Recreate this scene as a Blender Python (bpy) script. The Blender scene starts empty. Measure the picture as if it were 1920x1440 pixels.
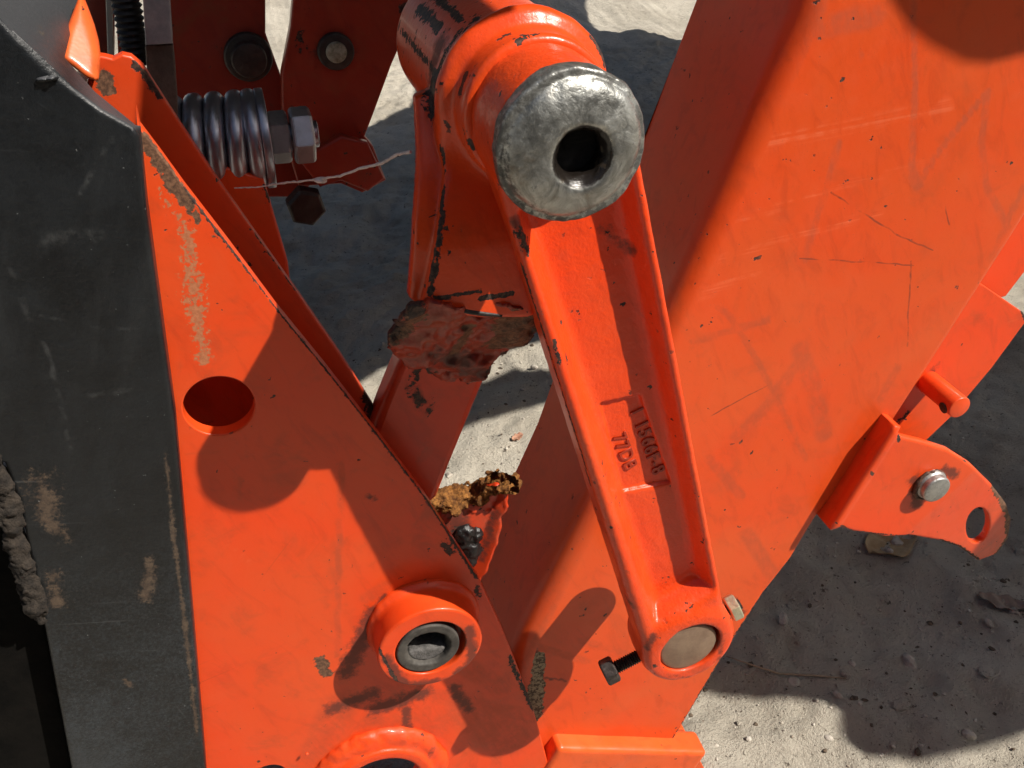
import bpy, bmesh, math, random
import numpy as np
from mathutils import Vector, Matrix

random.seed(7)
rng = np.random.default_rng(7)
S = bpy.context.scene
COL = S.collection

# ------------------------------------------------------------------ camera
F_PX = 1800.0
PHI = math.atan(1180 / 1800)
PSI = math.atan2(640, math.hypot(1180, 1800))
CAM = np.array([-0.03492533, -0.61643949, 0.542675])
HD = np.array([math.sin(PSI), math.cos(PSI), 0.0])
RT = np.array([math.cos(PSI), -math.sin(PSI), 0.0])
ZZ = np.array([0.0, 0.0, 1.0])
FW = math.cos(PHI) * HD - math.sin(PHI) * ZZ
UP = math.sin(PHI) * HD + math.cos(PHI) * ZZ
cd = bpy.data.cameras.new('camera')
cam = bpy.data.objects.new('camera', cd)
COL.objects.link(cam)
cd.sensor_width = 36.0
cd.lens = 36.0 * F_PX / 1920
cd.clip_start = 0.02
cd.clip_end = 2000
Mx = Matrix(((RT[0], UP[0], -FW[0], CAM[0]), (RT[1], UP[1], -FW[1], CAM[1]), (RT[2], UP[2], -FW[2], CAM[2]), (0, 0, 0, 1)))
cam.matrix_world = Mx
S.camera = cam

# ------------------------------------------------------------------ light
LD = np.array([-.517, .407, -.753]); LD /= np.linalg.norm(LD)
w = bpy.data.worlds.new('World'); S.world = w; w.use_nodes = True
wn = w.node_tree
for n in list(wn.nodes): wn.nodes.remove(n)
wo = wn.nodes.new('ShaderNodeOutputWorld'); wb = wn.nodes.new('ShaderNodeBackground')
sk = wn.nodes.new('ShaderNodeTexSky'); sk.sky_type = 'NISHITA'; sk.sun_disc = False
sk.sun_elevation = math.asin(-LD[2]); sk.sun_rotation = math.atan2(-LD[0], -LD[1])
sk.air_density = 1.0; sk.dust_density = 3.0; sk.ozone_density = 1.0
wb.inputs['Strength'].default_value = 0.05
wn.links.new(sk.outputs[0], wb.inputs[0]); wn.links.new(wb.outputs[0], wo.inputs[0])
sl = bpy.data.lights.new('sun', 'SUN'); sl.energy = 5.0; sl.angle = math.radians(0.53); sl.color = (1.0, 0.94, 0.85)
so = bpy.data.objects.new('sun', sl); COL.objects.link(so)
so.rotation_euler = Vector(LD).to_track_quat('-Z', 'Y').to_euler(); so.location = (1.5, -1.2, 3)
S.cycles.use_adaptive_sampling = True; S.cycles.adaptive_threshold = 0.02; S.cycles.use_denoising = True
S.cycles.max_bounces = 7; S.cycles.diffuse_bounces = 4; S.cycles.glossy_bounces = 4
S.view_settings.view_transform = 'Standard'; S.view_settings.look = 'None'
S.view_settings.exposure = 0.44; S.view_settings.gamma = 1.0; S.view_settings.use_curve_mapping = False

# ------------------------------------------------------------------ geometry helpers
def ray(px, py): return FW + RT * ((px - 960) / F_PX) + UP * ((720 - py) / F_PX)
def P(px, py, Y):
    d = ray(px, py); return CAM + d * ((Y - CAM[1]) / d[1])
def G(px, py, Z):
    d = ray(px, py); return CAM + d * ((Z - CAM[2]) / d[2])
def PP(px, py, org, nrm):
    d = ray(px, py); return CAM + d * (np.dot(np.asarray(org) - CAM, nrm) / np.dot(d, nrm))
def PXM(px, py, Y):          # metres per pixel there
    return np.dot(P(px, py, Y) - CAM, FW) / F_PX

def empty(name, loc, label=None, cat=None, group=None):
    o = bpy.data.objects.new(name, None); COL.objects.link(o)
    o.location = [float(v) for v in loc]; o.empty_display_size = 0.03
    tag(o, label, cat, group); return o
def tag(o, label=None, cat=None, group=None, kind=None):
    if label: o['label'] = label
    if cat: o['category'] = cat
    if group: o['group'] = group
    if kind: o['kind'] = kind
    return o
MASKS = {}
def paint_masks(me, mat):
    n = len(me.vertices); A = np.empty(n * 3); me.vertices.foreach_get('co', A); A = A.reshape(-1, 3)
    for key, segs in MASKS[mat.name].items():
        r = np.zeros(n)
        for a, b, R in segs:
            a = np.array(a); ba = np.array(b) - a; l2 = max(ba @ ba, 1e-12); h = np.clip(((A - a) @ ba) / l2, 0, 1)
            r = np.maximum(r, 1 - np.linalg.norm(A - a - h[:, None] * ba, axis=1) / R)
        at = me.attributes.new('m_' + key, 'FLOAT', 'POINT'); at.data.foreach_set('value', np.clip(r, 0, 1).astype(np.float32))
def densify(me, step):
    bm = bmesh.new(); bm.from_mesh(me); lo = [min(v.co[i] for v in bm.verts) for i in range(3)]; hi = [max(v.co[i] for v in bm.verts) for i in range(3)]
    for i, nv in ((0, (1, 0, 0)), (2, (0, 0, 1))):
        x = lo[i] + step
        while x < hi[i] - step * .4:
            p = [0, 0, 0]; p[i] = x; bmesh.ops.bisect_plane(bm, geom=bm.verts[:] + bm.edges[:] + bm.faces[:], dist=1e-6, plane_co=p, plane_no=nv); x += step
    bm.to_mesh(me); bm.free(); me.update()
def link(name, me, mat, parent=None, smooth=True, sharp=None, wn_=False):
    if mat is not None and mat.name in MASKS: paint_masks(me, mat)
    o = bpy.data.objects.new(name, me); COL.objects.link(o)
    if mat: me.materials.append(mat)
    if smooth:
        for p in me.polygons: p.use_smooth = True
        if sharp: me.set_sharp_from_angle(angle=math.radians(sharp))
    if wn_:
        m = o.modifiers.new('wn', 'WEIGHTED_NORMAL'); m.keep_sharp = True; m.weight = 100
    if parent is not None: put(o, parent)
    return o
def put(o, parent):          # geometry is written in world coordinates: move it into the parent's frame
    o.parent = parent
    off = Vector((0, 0, 0)); p = parent
    while p is not None:
        off += p.location; p = p.parent
    if o.type == 'MESH' and o.location.length < 1e-9:
        o.data.transform(Matrix.Translation(-off))
    else:
        o.location = o.location - off
    return o
def mesh_np(name, V, Fq):
    me = bpy.data.meshes.new(name)
    me.from_pydata([tuple(map(float, v)) for v in V], [], [tuple(map(int, f)) for f in Fq]); me.update()
    return me
def bm_mesh(name, bm):
    me = bpy.data.meshes.new(name); bmesh.ops.recalc_face_normals(bm, faces=bm.faces[:]); bm.to_mesh(me); bm.free(); return me

def plate(name, pts, Y, th, mat, parent=None, holes=(), bev=0.0012, label=None, dense=0):
    """flat plate in the XZ plane: front face at Y, thickness th to the back; pts/holes in (x,z)"""
    cu = bpy.data.curves.new(name, 'CURVE'); cu.dimensions = '2D'; cu.fill_mode = 'BOTH'
    cu.extrude = max(th / 2 - bev, 1e-5); cu.bevel_depth = bev; cu.bevel_resolution = 2; cu.offset = -bev
    for loop in [pts] + list(holes):
        sp = cu.splines.new('POLY'); sp.points.add(len(loop) - 1); sp.use_cyclic_u = True
        for q, (a, b) in zip(sp.points, loop): q.co = (float(a), float(b), 0, 1)
    co = bpy.data.objects.new(name, cu); COL.objects.link(co)
    dg = bpy.context.evaluated_depsgraph_get(); dg.update()
    me = bpy.data.meshes.new_from_object(co.evaluated_get(dg))
    bpy.data.objects.remove(co); bpy.data.curves.remove(cu)
    me.name = name
    n = len(me.vertices); A = np.empty(n * 3); me.vertices.foreach_get('co', A); A = A.reshape(-1, 3)
    B = np.stack([A[:, 0], Y + th / 2 - A[:, 2], A[:, 1]], 1); me.vertices.foreach_set('co', B.ravel())
    me.materials.clear(); me.update()
    if dense: densify(me, dense)
    o = link(name, me, mat, parent, True, 50, True)
    if label: o['label'] = label
    return o
def pxz(lst, Y): return [(P(a, b, Y)[0], P(a, b, Y)[2]) for a, b in lst]
def circ(cx, cz, r, n=64, ns=0.0, seed=0):
    g = np.random.default_rng(seed); ph = g.uniform(0, 6.28, 6)
    out = []
    for i in range(n):
        t = 2 * math.pi * i / n
        rr = r * (1 + ns * sum(math.sin((k + 2) * t + ph[k]) for k in range(6)) / 6)
        out.append((cx + rr * math.cos(t), cz + rr * math.sin(t)))
    return out
def rough(lst, amp, step, seed=1):
    """subdivide a polyline loop and jitter it, for torn or flame-cut edges"""
    g = np.random.default_rng(seed); out = []
    for i in range(len(lst)):
        a = np.array(lst[i]); b = np.array(lst[(i + 1) % len(lst)]); n = max(1, int(np.linalg.norm(b - a) / step))
        for k in range(n):
            out.append(tuple(a + (b - a) * k / n + g.normal(0, amp, 2)))
    return out

def cyl(name, a, b, r, mat, parent=None, n=40, bev=0.001, r2=None):
    a = Vector(a); b = Vector(b); d = b - a; L = d.length; r2 = r if r2 is None else r2
    prof = [(0, 0), (r - bev, 0), (r - bev * .3, bev * .3), (r, bev), (r2, L - bev), (r2 - bev * .3, L - bev * .3), (r2 - bev, L), (0, L)]
    return lathe(name, prof, a, d, mat, parent, n)
def lathe(name, prof, a, d, mat, parent=None, n=48, sharp=45):
    q = Vector(d).normalized().to_track_quat('Z', 'Y'); a = Vector(a); bm = bmesh.new(); rings = []
    for r, z in prof:
        if r < 1e-7: rings.append([bm.verts.new(a + q @ Vector((0, 0, z)))])
        else: rings.append([bm.verts.new(a + q @ Vector((r * math.cos(2 * math.pi * i / n), r * math.sin(2 * math.pi * i / n), z))) for i in range(n)])
    for A, B in zip(rings, rings[1:]):
        for i in range(n):
            j = (i + 1) % n
            if len(A) == 1 and len(B) == 1: continue
            if len(A) == 1: bm.faces.new((A[0], B[j], B[i]))
            elif len(B) == 1: bm.faces.new((A[i], A[j], B[0]))
            else: bm.faces.new((A[i], A[j], B[j], B[i]))
    return link(name, bm_mesh(name, bm), mat, parent, True, sharp)
def hexnut(name, a, d, af, h, mat, parent=None, rot=0.0):
    """hexagon across flats af, chamfered"""
    q = Vector(d).normalized().to_track_quat('Z', 'Y'); a = Vector(a); bm = bmesh.new(); R = af / math.sqrt(3); c = h * .12
    rings = []
    for rr, z in ((R - c * 1.1, 0), (R, c), (R, h - c), (R - c * 1.1, h)):
        rings.append([bm.verts.new(a + q @ Vector((rr * math.cos(rot + math.pi / 3 * i), rr * math.sin(rot + math.pi / 3 * i), z))) for i in range(6)])
    for A, B in zip(rings, rings[1:]):
        for i in range(6): bm.faces.new((A[i], A[(i + 1) % 6], B[(i + 1) % 6], B[i]))
    bm.faces.new(rings[0]); bm.faces.new(rings[-1])
    bmesh.ops.recalc_face_normals(bm, faces=bm.faces[:])
    bmesh.ops.bevel(bm, geom=bm.edges[:], offset=h * .03, segments=2, affect='EDGES')
    return link(name, bm_mesh(name, bm), mat, parent, True, 30)
def tube_path(name, pts, r, mat, parent=None, n=12, closed=False):
    pts = [Vector(p) for p in pts]; bm = bmesh.new(); rings = []
    nrm = None; rr = r if hasattr(r, '__len__') else [r] * len(pts)
    for i, p in enumerate(pts):
        t = (pts[min(i + 1, len(pts) - 1)] - pts[max(i - 1, 0)]).normalized()
        if nrm is None: nrm = t.orthogonal().normalized()
        nrm = (nrm - t * nrm.dot(t)).normalized(); bn = t.cross(nrm)
        rings.append([bm.verts.new(p + (nrm * math.cos(2 * math.pi * k / n) + bn * math.sin(2 * math.pi * k / n)) * rr[i]) for k in range(n)])
    for A, B in zip(rings, rings[1:]):
        for k in range(n): bm.faces.new((A[k], A[(k + 1) % n], B[(k + 1) % n], B[k]))
    bm.faces.new(rings[0]); bm.faces.new(rings[-1])
    return link(name, bm_mesh(name, bm), mat, parent, True, 60)
def box(name, lo, hi, mat, parent=None, bev=0.003, seg=3):
    bm = bmesh.new(); bmesh.ops.create_cube(bm, size=1)
    for v in bm.verts: v.co = Vector([lo[i] + (v.co[i] + .5) * (hi[i] - lo[i]) for i in range(3)])
    bmesh.ops.bevel(bm, geom=bm.edges[:], offset=bev, segments=seg, affect='EDGES')
    return link(name, bm_mesh(name, bm), mat, parent, True, 40, True)

# ---- noise and signed-distance meshing (for castings, welds and torn steel)
def _h(ix, iy, iz, s):
    n = (ix * 374761393 + iy * 668265263 + iz * 2147483647 + s * 1274126177) & 0xffffffff
    n = ((n ^ (n >> 13)) * 1274126177) & 0xffffffff
    return ((n ^ (n >> 16)) & 0xffff) / 65535.0
def vn(x, y, z, f, s=0):
    x = np.asarray(x) * f; y = np.asarray(y) * f; z = np.asarray(z) * f
    ix = np.floor(x).astype(np.int64); iy = np.floor(y).astype(np.int64); iz = np.floor(z).astype(np.int64)
    fx = x - ix; fy = y - iy; fz = z - iz
    fx = fx * fx * (3 - 2 * fx); fy = fy * fy * (3 - 2 * fy); fz = fz * fz * (3 - 2 * fz)
    r = 0
    for a in (0, 1):
        for b in (0, 1):
            for c in (0, 1):
                r = r + _h(ix + a, iy + b, iz + c, s) * (fx if a else 1 - fx) * (fy if b else 1 - fy) * (fz if c else 1 - fz)
    return r * 2 - 1
def fbm(x, y, z, f, o=4, s=0, g=.5):
    r = 0; a = 1
    for k in range(o): r = r + a * vn(x, y, z, f * 2 ** k, s + k); a *= g
    return r
def smin(a, b, k):
    h = np.clip(.5 + .5 * (b - a) / k, 0, 1); return b + (a - b) * h - k * h * (1 - h)
def smax(a, b, k): return -smin(-a, -b, k)
def sd_poly(x, y, pts):
    pts = [np.array(p, float) for p in pts]; d = np.full(np.shape(x), 1e9); s = np.ones(np.shape(x))
    n = len(pts)
    for i in range(n):
        a = pts[i]; b = pts[i - 1]; e = b - a; wx = x - a[0]; wy = y - a[1]
        t = np.clip((wx * e[0] + wy * e[1]) / (e @ e), 0, 1); bx = wx - e[0] * t; by = wy - e[1] * t
        d = np.minimum(d, bx * bx + by * by)
        c1 = y >= a[1]; c2 = y < b[1]; c3 = e[0] * wy > e[1] * wx
        f = (c1 & c2 & c3) | (~c1 & ~c2 & ~c3); s = np.where(f, -s, s)
    return s * np.sqrt(d)
def ext(d2, w, lo, hi, r):
    """rounded extrusion of a 2-D distance between lo and hi"""
    q = np.abs(w - (lo + hi) / 2) - (hi - lo) / 2 + r; p = d2 + r
    return np.minimum(np.maximum(p, q), 0) + np.sqrt(np.maximum(p, 0) ** 2 + np.maximum(q, 0) ** 2) - r
def surf(name, fn, lo, hi, h, mat, parent=None, to_world=None, smooth_iter=2):
    lo = np.array(lo, float); hi = np.array(hi, float); n = np.ceil((hi - lo) / h).astype(int) + 1
    ax = [lo[i] + h * np.arange(n[i]) for i in range(3)]
    V = fn(ax[0][:, None, None] + np.zeros(n), ax[1][None, :, None] + np.zeros(n), ax[2][None, None, :] + np.zeros(n)).astype(np.float32)
    nc = n - 1; acc = np.zeros((int(np.prod(nc)), 3)); cnt = np.zeros(int(np.prod(nc))); quads = []
    def cid(i, j, k): return (i * nc[1] + j) * nc[2] + k
    sg = V < 0
    for a in range(3):
        s0 = [slice(None)] * 3; s1 = [slice(None)] * 3; s0[a] = slice(0, -1); s1[a] = slice(1, None)
        A = sg[tuple(s0)]; B = sg[tuple(s1)]; I = np.stack(np.nonzero(A != B), 1)
        if len(I) == 0: continue
        J = I.copy(); J[:, a] += 1
        v0 = V[I[:, 0], I[:, 1], I[:, 2]]; v1 = V[J[:, 0], J[:, 1], J[:, 2]]; t = v0 / (v0 - v1)
        Q = I.astype(float); Q[:, a] += t; Q = lo + Q * h
        b, c = (a + 1) % 3, (a + 2) % 3; ok = (I[:, b] > 0) & (I[:, b] < nc[b]) & (I[:, c] > 0) & (I[:, c] < nc[c])
        I = I[ok]; Q = Q[ok]; ins = v0[ok] < 0; ids = []
        for db, dc in ((-1, -1), (0, -1), (0, 0), (-1, 0)):
            K = I.copy(); K[:, b] += db; K[:, c] += dc; k = cid(K[:, 0], K[:, 1], K[:, 2]); ids.append(k)
            np.add.at(acc, k, Q); np.add.at(cnt, k, 1)
        q = np.stack(ids, 1); q[~ins] = q[~ins][:, ::-1]; quads.append(q)
    quads = np.concatenate(quads); used = np.nonzero(cnt)[0]; rm = np.full(len(cnt), -1); rm[used] = np.arange(len(used))
    X = acc[used] / cnt[used][:, None]; Fq = rm[quads]
    e = h * .4
    for it in range(smooth_iter):
        d = fn(X[:, 0], X[:, 1], X[:, 2])
        g = np.stack([fn(*(X + np.eye(3)[i] * e).T) - fn(*(X - np.eye(3)[i] * e).T) for i in range(3)], 1) / (2 * e)
        gl = np.maximum((g * g).sum(1), .15)
        X = X - g * np.clip(d / gl, -h, h)[:, None]
    if to_world is not None: X = to_world(X)
    return link(name, mesh_np(name, X, Fq), mat, parent, True)

# ------------------------------------------------------------------ materials
def new_mat(name):
    m = bpy.data.materials.new(name); m.use_nodes = True; nt = m.node_tree
    for n in list(nt.nodes): nt.nodes.remove(n)
    out = nt.nodes.new('ShaderNodeOutputMaterial'); b = nt.nodes.new('ShaderNodeBsdfPrincipled')
    nt.links.new(b.outputs[0], out.inputs[0]); return m, nt, b
class NT:
    def __init__(s, nt): s.nt = nt; s.pos = nt.nodes.new('ShaderNodeNewGeometry').outputs['Position']
    def set(s, sock, v):
        if isinstance(v, bpy.types.NodeSocket): s.nt.links.new(v, sock)
        elif v is not None:
            if sock.type == 'RGBA' and len(v) == 3: v = (*v, 1)
            sock.default_value = v
    def math(s, op, a, b=None, c=None, clamp=False):
        n = s.nt.nodes.new('ShaderNodeMath'); n.operation = op; n.use_clamp = clamp
        for i, v in enumerate((a, b, c)): s.set(n.inputs[i], v)
        return n.outputs[0]
    def vmath(s, op, a, b=None, sc=None):
        n = s.nt.nodes.new('ShaderNodeVectorMath'); n.operation = op; s.set(n.inputs[0], a)
        if b is not None: s.set(n.inputs[1], b)
        if sc is not None: s.set(n.inputs['Scale'], sc)
        return n.outputs['Value'] if op in ('LENGTH', 'DOT_PRODUCT', 'DISTANCE') else n.outputs[0]
    def noise(s, sc, det=4, ro=.55, vec=None, dist=0, col=False):
        n = s.nt.nodes.new('ShaderNodeTexNoise'); s.set(n.inputs['Vector'], vec if vec is not None else s.pos)
        n.inputs['Scale'].default_value = sc; n.inputs['Detail'].default_value = det; n.inputs['Roughness'].default_value = ro
        n.inputs['Distortion'].default_value = dist
        return n.outputs['Color' if col else 'Fac']
    def mapr(s, v, a, b, c=0, d=1, smooth=True):
        n = s.nt.nodes.new('ShaderNodeMapRange'); n.interpolation_type = 'SMOOTHSTEP' if smooth else 'LINEAR'
        for i, x in enumerate((v, a, b, c, d)): s.set(n.inputs[i], x)
        return n.outputs[0]
    def mix(s, f, a, b):
        n = s.nt.nodes.new('ShaderNodeMix'); n.data_type = 'RGBA'; s.set(n.inputs[0], f); s.set(n.inputs[6], a); s.set(n.inputs[7], b); return n.outputs[2]
    def mixf(s, f, a, b):
        n = s.nt.nodes.new('ShaderNodeMix'); s.set(n.inputs[0], f); s.set(n.inputs[2], a); s.set(n.inputs[3], b); return n.outputs[0]
    def bump(s, h, dist, st=1.0, normal=None):
        n = s.nt.nodes.new('ShaderNodeBump'); s.set(n.inputs['Height'], h); n.inputs['Distance'].default_value = dist; n.inputs['Strength'].default_value = st
        if normal is not None: s.set(n.inputs['Normal'], normal)
        return n.outputs[0]
    def stretch(s, d, along, across):
        """position squeezed along direction d, for streaks"""
        d = Vector(d).normalized(); t = s.vmath('DOT_PRODUCT', s.pos, tuple(d))
        v = s.vmath('SCALE', s.pos, sc=across); u = s.vmath('SCALE', tuple(d), sc=s.math('MULTIPLY', t, across - along))
        return s.vmath('SUBTRACT', v, u)

def capsule_group():
    g = bpy.data.node_groups.new('capsule', 'ShaderNodeTree')
    I = g.interface
    for nm, ty in (('P', 'NodeSocketVector'), ('A', 'NodeSocketVector'), ('BA', 'NodeSocketVector'), ('InvLen2', 'NodeSocketFloat'), ('R', 'NodeSocketFloat'), ('Prev', 'NodeSocketFloat')): I.new_socket(nm, in_out='INPUT', socket_type=ty)
    I.new_socket('M', in_out='OUTPUT', socket_type='NodeSocketFloat')
    gi = g.nodes.new('NodeGroupInput'); go = g.nodes.new('NodeGroupOutput')
    def vm(op): n = g.nodes.new('ShaderNodeVectorMath'); n.operation = op; return n
    def mm(op): n = g.nodes.new('ShaderNodeMath'); n.operation = op; return n
    L = g.links.new
    ma = vm('MULTIPLY_ADD'); L(gi.outputs['Prev'], ma.inputs[0]); ma.inputs[1].default_value = (1e-9, 1e-9, 1e-9); L(gi.outputs['P'], ma.inputs[2])
    pa = vm('SUBTRACT'); L(ma.outputs[0], pa.inputs[0]); L(gi.outputs['A'], pa.inputs[1])
    dt = vm('DOT_PRODUCT'); L(pa.outputs[0], dt.inputs[0]); L(gi.outputs['BA'], dt.inputs[1])
    h = mm('MULTIPLY'); h.use_clamp = True; L(dt.outputs['Value'], h.inputs[0]); L(gi.outputs['InvLen2'], h.inputs[1])
    sc = vm('SCALE'); L(gi.outputs['BA'], sc.inputs[0]); L(h.outputs[0], sc.inputs['Scale'])
    sb = vm('SUBTRACT'); L(pa.outputs[0], sb.inputs[0]); L(sc.outputs[0], sb.inputs[1])
    ln = vm('LENGTH'); L(sb.outputs[0], ln.inputs[0])
    dv = mm('DIVIDE'); L(ln.outputs['Value'], dv.inputs[0]); L(gi.outputs['R'], dv.inputs[1])
    om = mm('SUBTRACT'); om.inputs[0].default_value = 1.0; om.use_clamp = True; L(dv.outputs[0], om.inputs[1])
    mx = mm('MAXIMUM'); L(om.outputs[0], mx.inputs[0]); L(gi.outputs['Prev'], mx.inputs[1]); L(mx.outputs[0], go.inputs['M'])
    return g
CAPS = capsule_group()
def caps(N, segs, pos):
    """max over capsules of (1 - d/R)"""
    r = None
    for a, b, R in segs:
        n = N.nt.nodes.new('ShaderNodeGroup'); n.node_tree = CAPS; a = Vector(a); ba = Vector(b) - a
        if ba.length < 1e-6: ba = Vector((1e-5, 0, 0))
        N.set(n.inputs['P'], pos); n.inputs['A'].default_value = a; n.inputs['BA'].default_value = ba
        n.inputs['InvLen2'].default_value = 1 / ba.length_squared; n.inputs['R'].default_value = R
        N.set(n.inputs['Prev'], 0.0 if r is None else r); r = n.outputs[0]
    return r
def poly(pts, Y, wpx):
    """polyline of pixels on the plane Y -> capsules; wpx half width in pixels"""
    if callable(Y): Q = [Y(a, b) for a, b in pts]
    else: Q = [P(a, b, Y) for a, b in pts]
    r = wpx * float(np.dot(Q[0] - CAM, FW)) / F_PX
    if len(Q) == 1: Q = Q * 2
    return [(tuple(map(float, a)), tuple(map(float, b)), r) for a, b in zip(Q, Q[1:])]

ORANGE = (.74, .055, .0065)
STRK = tuple(P(1780, 198, .015) - P(1440, 265, .015))
def orange(name, base=ORANGE, chips=(), rust=(), scuff=(), light=(), dirt=(), tan=(), random_chips=.0, rough_=.38, streak=None, grime=.25, peel=.12, castbump=0.0, lines=(), bare=(), smudge=.42, fade=.3):
    m, nt, b = new_mat(name); N = NT(nt); MASKS[m.name] = {k: v for k, v in (('chips', chips), ('rust', rust), ('scuff', scuff), ('light', light), ('dirt', dirt), ('tan', tan), ('bare', bare)) if v}
    def att(k): a = nt.nodes.new('ShaderNodeAttribute'); a.attribute_name = 'm_' + k; return a.outputs['Fac']
    big = N.noise(9, 3, .6); mid = N.noise(60, 4, .6); n110 = N.noise(110, 4, .72); n300 = N.noise(300, 3, .7)
    col = N.mix(N.mapr(big, .3, .7), tuple(base), (base[0] * .93, base[1] * 1.14, base[2] * 1.25))
    # sun-bleached dusty film
    col = N.mix(N.math('MULTIPLY', N.mapr(mid, .45, .75), .13), col, (.60, .10, .035))
    sm_ = N.mapr(N.noise(1.0, 4, .62, vec=N.stretch((.45, 0, -.9), 20, 62), dist=.8), .48, .74); col = N.mix(N.math('MULTIPLY', sm_, smudge), col, (base[0] * .60, base[1] * .62, base[2] * .9))
    fade_ = N.mapr(N.noise(5.5, 4, .65, dist=.5), .42, .72); col = N.mix(N.math('MULTIPLY', fade_, fade), col, (base[0] * .90 + .02, base[1] * 1.75 + .01, base[2] * 4.2))
    # fine random hairline scratches in three directions
    hl = None
    for dd, sd in (((.9, 0, .25), 3.1), ((.35, .1, -.9), 7.7), ((.6, 0, .75), 1.3)):
        v = N.vmath('ADD', N.stretch(dd, 4, 260), (sd, sd * 2, -sd)); t = N.mapr(N.noise(1.0, 2, .5, vec=v), .73, .80)
        t = N.math('MULTIPLY', t, N.mapr(N.noise(7, 2, .5, vec=N.vmath('ADD', N.pos, (sd, 0, sd))), .45, .7))
        hl = t if hl is None else N.math('MAXIMUM', hl, t)
    col = N.mix(N.math('MULTIPLY', hl, .6), col, (.25, .04, .014))
    if grime:
        gm = N.math('MULTIPLY', N.mapr(N.noise(22, 4, .68, dist=.6), .50, .78), grime)
        col = N.mix(gm, col, (.20, .055, .022))
    h = N.math('MULTIPLY', N.noise(260, 2, .5), peel)
    rgh = N.math('ADD', N.math('MULTIPLY', mid, .22), rough_ - .1)
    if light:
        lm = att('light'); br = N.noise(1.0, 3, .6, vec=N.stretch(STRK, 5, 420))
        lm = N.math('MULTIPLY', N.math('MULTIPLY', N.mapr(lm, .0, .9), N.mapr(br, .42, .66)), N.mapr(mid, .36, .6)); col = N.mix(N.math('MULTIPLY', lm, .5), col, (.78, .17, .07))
    if scuff:
        sm = att('scuff'); br = N.math('ADD', N.math('MULTIPLY', N.noise(1.0, 3, .6, vec=N.stretch(streak or (.4, 0, -.9), 30, 200)), .35), N.math('MULTIPLY', N.noise(75, 5, .72), .65))
        sm = N.math('MULTIPLY', N.mapr(sm, .0, .55), N.mapr(N.math('ADD', N.math('MULTIPLY', br, .75), N.math('MULTIPLY', big, .35)), .38, .66)); col = N.mix(N.math('MULTIPLY', sm, .40), col, (.27, .065, .03)); rgh = N.mixf(sm, rgh, .6)
    if dirt:
        dm = att('dirt'); dm = N.math('MULTIPLY', N.mapr(N.math('ADD', dm, N.math('MULTIPLY', N.math('SUBTRACT', n110, .5), 1.5)), .28, .85), .8)
        col = N.mix(dm, col, (.045, .024, .018)); rgh = N.mixf(dm, rgh, .7)
    if tan:
        t0 = att('tan'); tm = N.mapr(N.math('ADD', N.math('MULTIPLY', t0, .75), N.math('ADD', N.math('MULTIPLY', N.math('SUBTRACT', n300, .5), 1.9), N.math('MULTIPLY', N.math('SUBTRACT', n110, .5), 1.5))), .36, .56)
        tm = N.math('MULTIPLY', tm, N.mapr(t0, 0, .12))
        tc = N.mix(N.mapr(n300, .35, .7), (.30, .13, .06), (.46, .20, .09)); col = N.mix(N.math('MULTIPLY', tm, .85), col, tc); rgh = N.mixf(tm, rgh, .8)
    if rust:
        r0 = att('rust'); rm = N.mapr(N.math('ADD', r0, N.math('MULTIPLY', N.math('SUBTRACT', n110, .5), 1.7)), .36, .46); rm = N.math('MULTIPLY', rm, N.mapr(r0, 0, .06))
        rc = N.mix(N.mapr(n300, .35, .68), (.075, .036, .02), (.20, .10, .055)); col = N.mix(rm, col, rc); rgh = N.mixf(rm, rgh, .85)
    cm = None
    if chips:
        c0_ = att('chips'); cm = N.mapr(N.math('ADD', c0_, N.math('MULTIPLY', N.math('SUBTRACT', N.noise(190, 4, .72), .5), 1.8)), .46, .53)
        cm = N.math('MULTIPLY', cm, N.mapr(c0_, 0, .05))
    if random_chips:
        rc_ = N.math('MULTIPLY', N.mapr(N.noise(120, 3, .55), .70 - random_chips * .06, .715 - random_chips * .06), N.mapr(N.noise(14, 2, .5), .48, .56))
        cm = rc_ if cm is None else N.math('MAXIMUM', cm, rc_)
    if cm is not None:
        cc = N.mix(N.mapr(n300, .4, .65), (.022, .013, .011), (.085, .045, .03)); col = N.mix(cm, col, cc); rgh = N.mixf(cm, rgh, .75)
        h = N.math('SUBTRACT', h, N.math('MULTIPLY', cm, .9))
    if lines:
        wob2 = N.vmath('SCALE', N.vmath('SUBTRACT', N.noise(30, 2, .6, col=True), (.5, .5, .5)), sc=.006)
        ln_ = N.math('MULTIPLY', N.mapr(caps(N, lines, N.vmath('ADD', N.pos, wob2)), 0, .7), N.mapr(N.math('ADD', N.math('MULTIPLY', mid, .5), N.math('MULTIPLY', n110, .5)), .36, .56)); col = N.mix(N.math('MULTIPLY', ln_, .75), col, (.12, .03, .018))
    if bare:
        b0 = att('bare'); bm_ = N.mapr(N.math('ADD', b0, N.math('MULTIPLY', N.math('SUBTRACT', n110, .5), .9)), .30, .38)
        col = N.mix(bm_, col, N.mix(N.mapr(n300, .42, .56), (.075, .055, .035), (.30, .25, .16))); rgh = N.mixf(bm_, rgh, .85)
    # tiny dust specks
    sp = N.mapr(N.noise(900, 1, .5), .74, .78); col = N.mix(N.math('MULTIPLY', sp, .4), col, (.12, .05, .03))
    if castbump: h = N.math('ADD', h, N.math('MULTIPLY', N.noise(330, 3, .6), castbump))
    N.set(b.inputs['Base Color'], col); N.set(b.inputs['Roughness'], rgh)
    b.inputs['Specular IOR Level'].default_value = .38; b.inputs['Coat Weight'].default_value = .12; b.inputs['Coat Roughness'].default_value = .12
    N.set(b.inputs['Normal'], N.bump(h, .0007, 1.0)); return m

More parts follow.
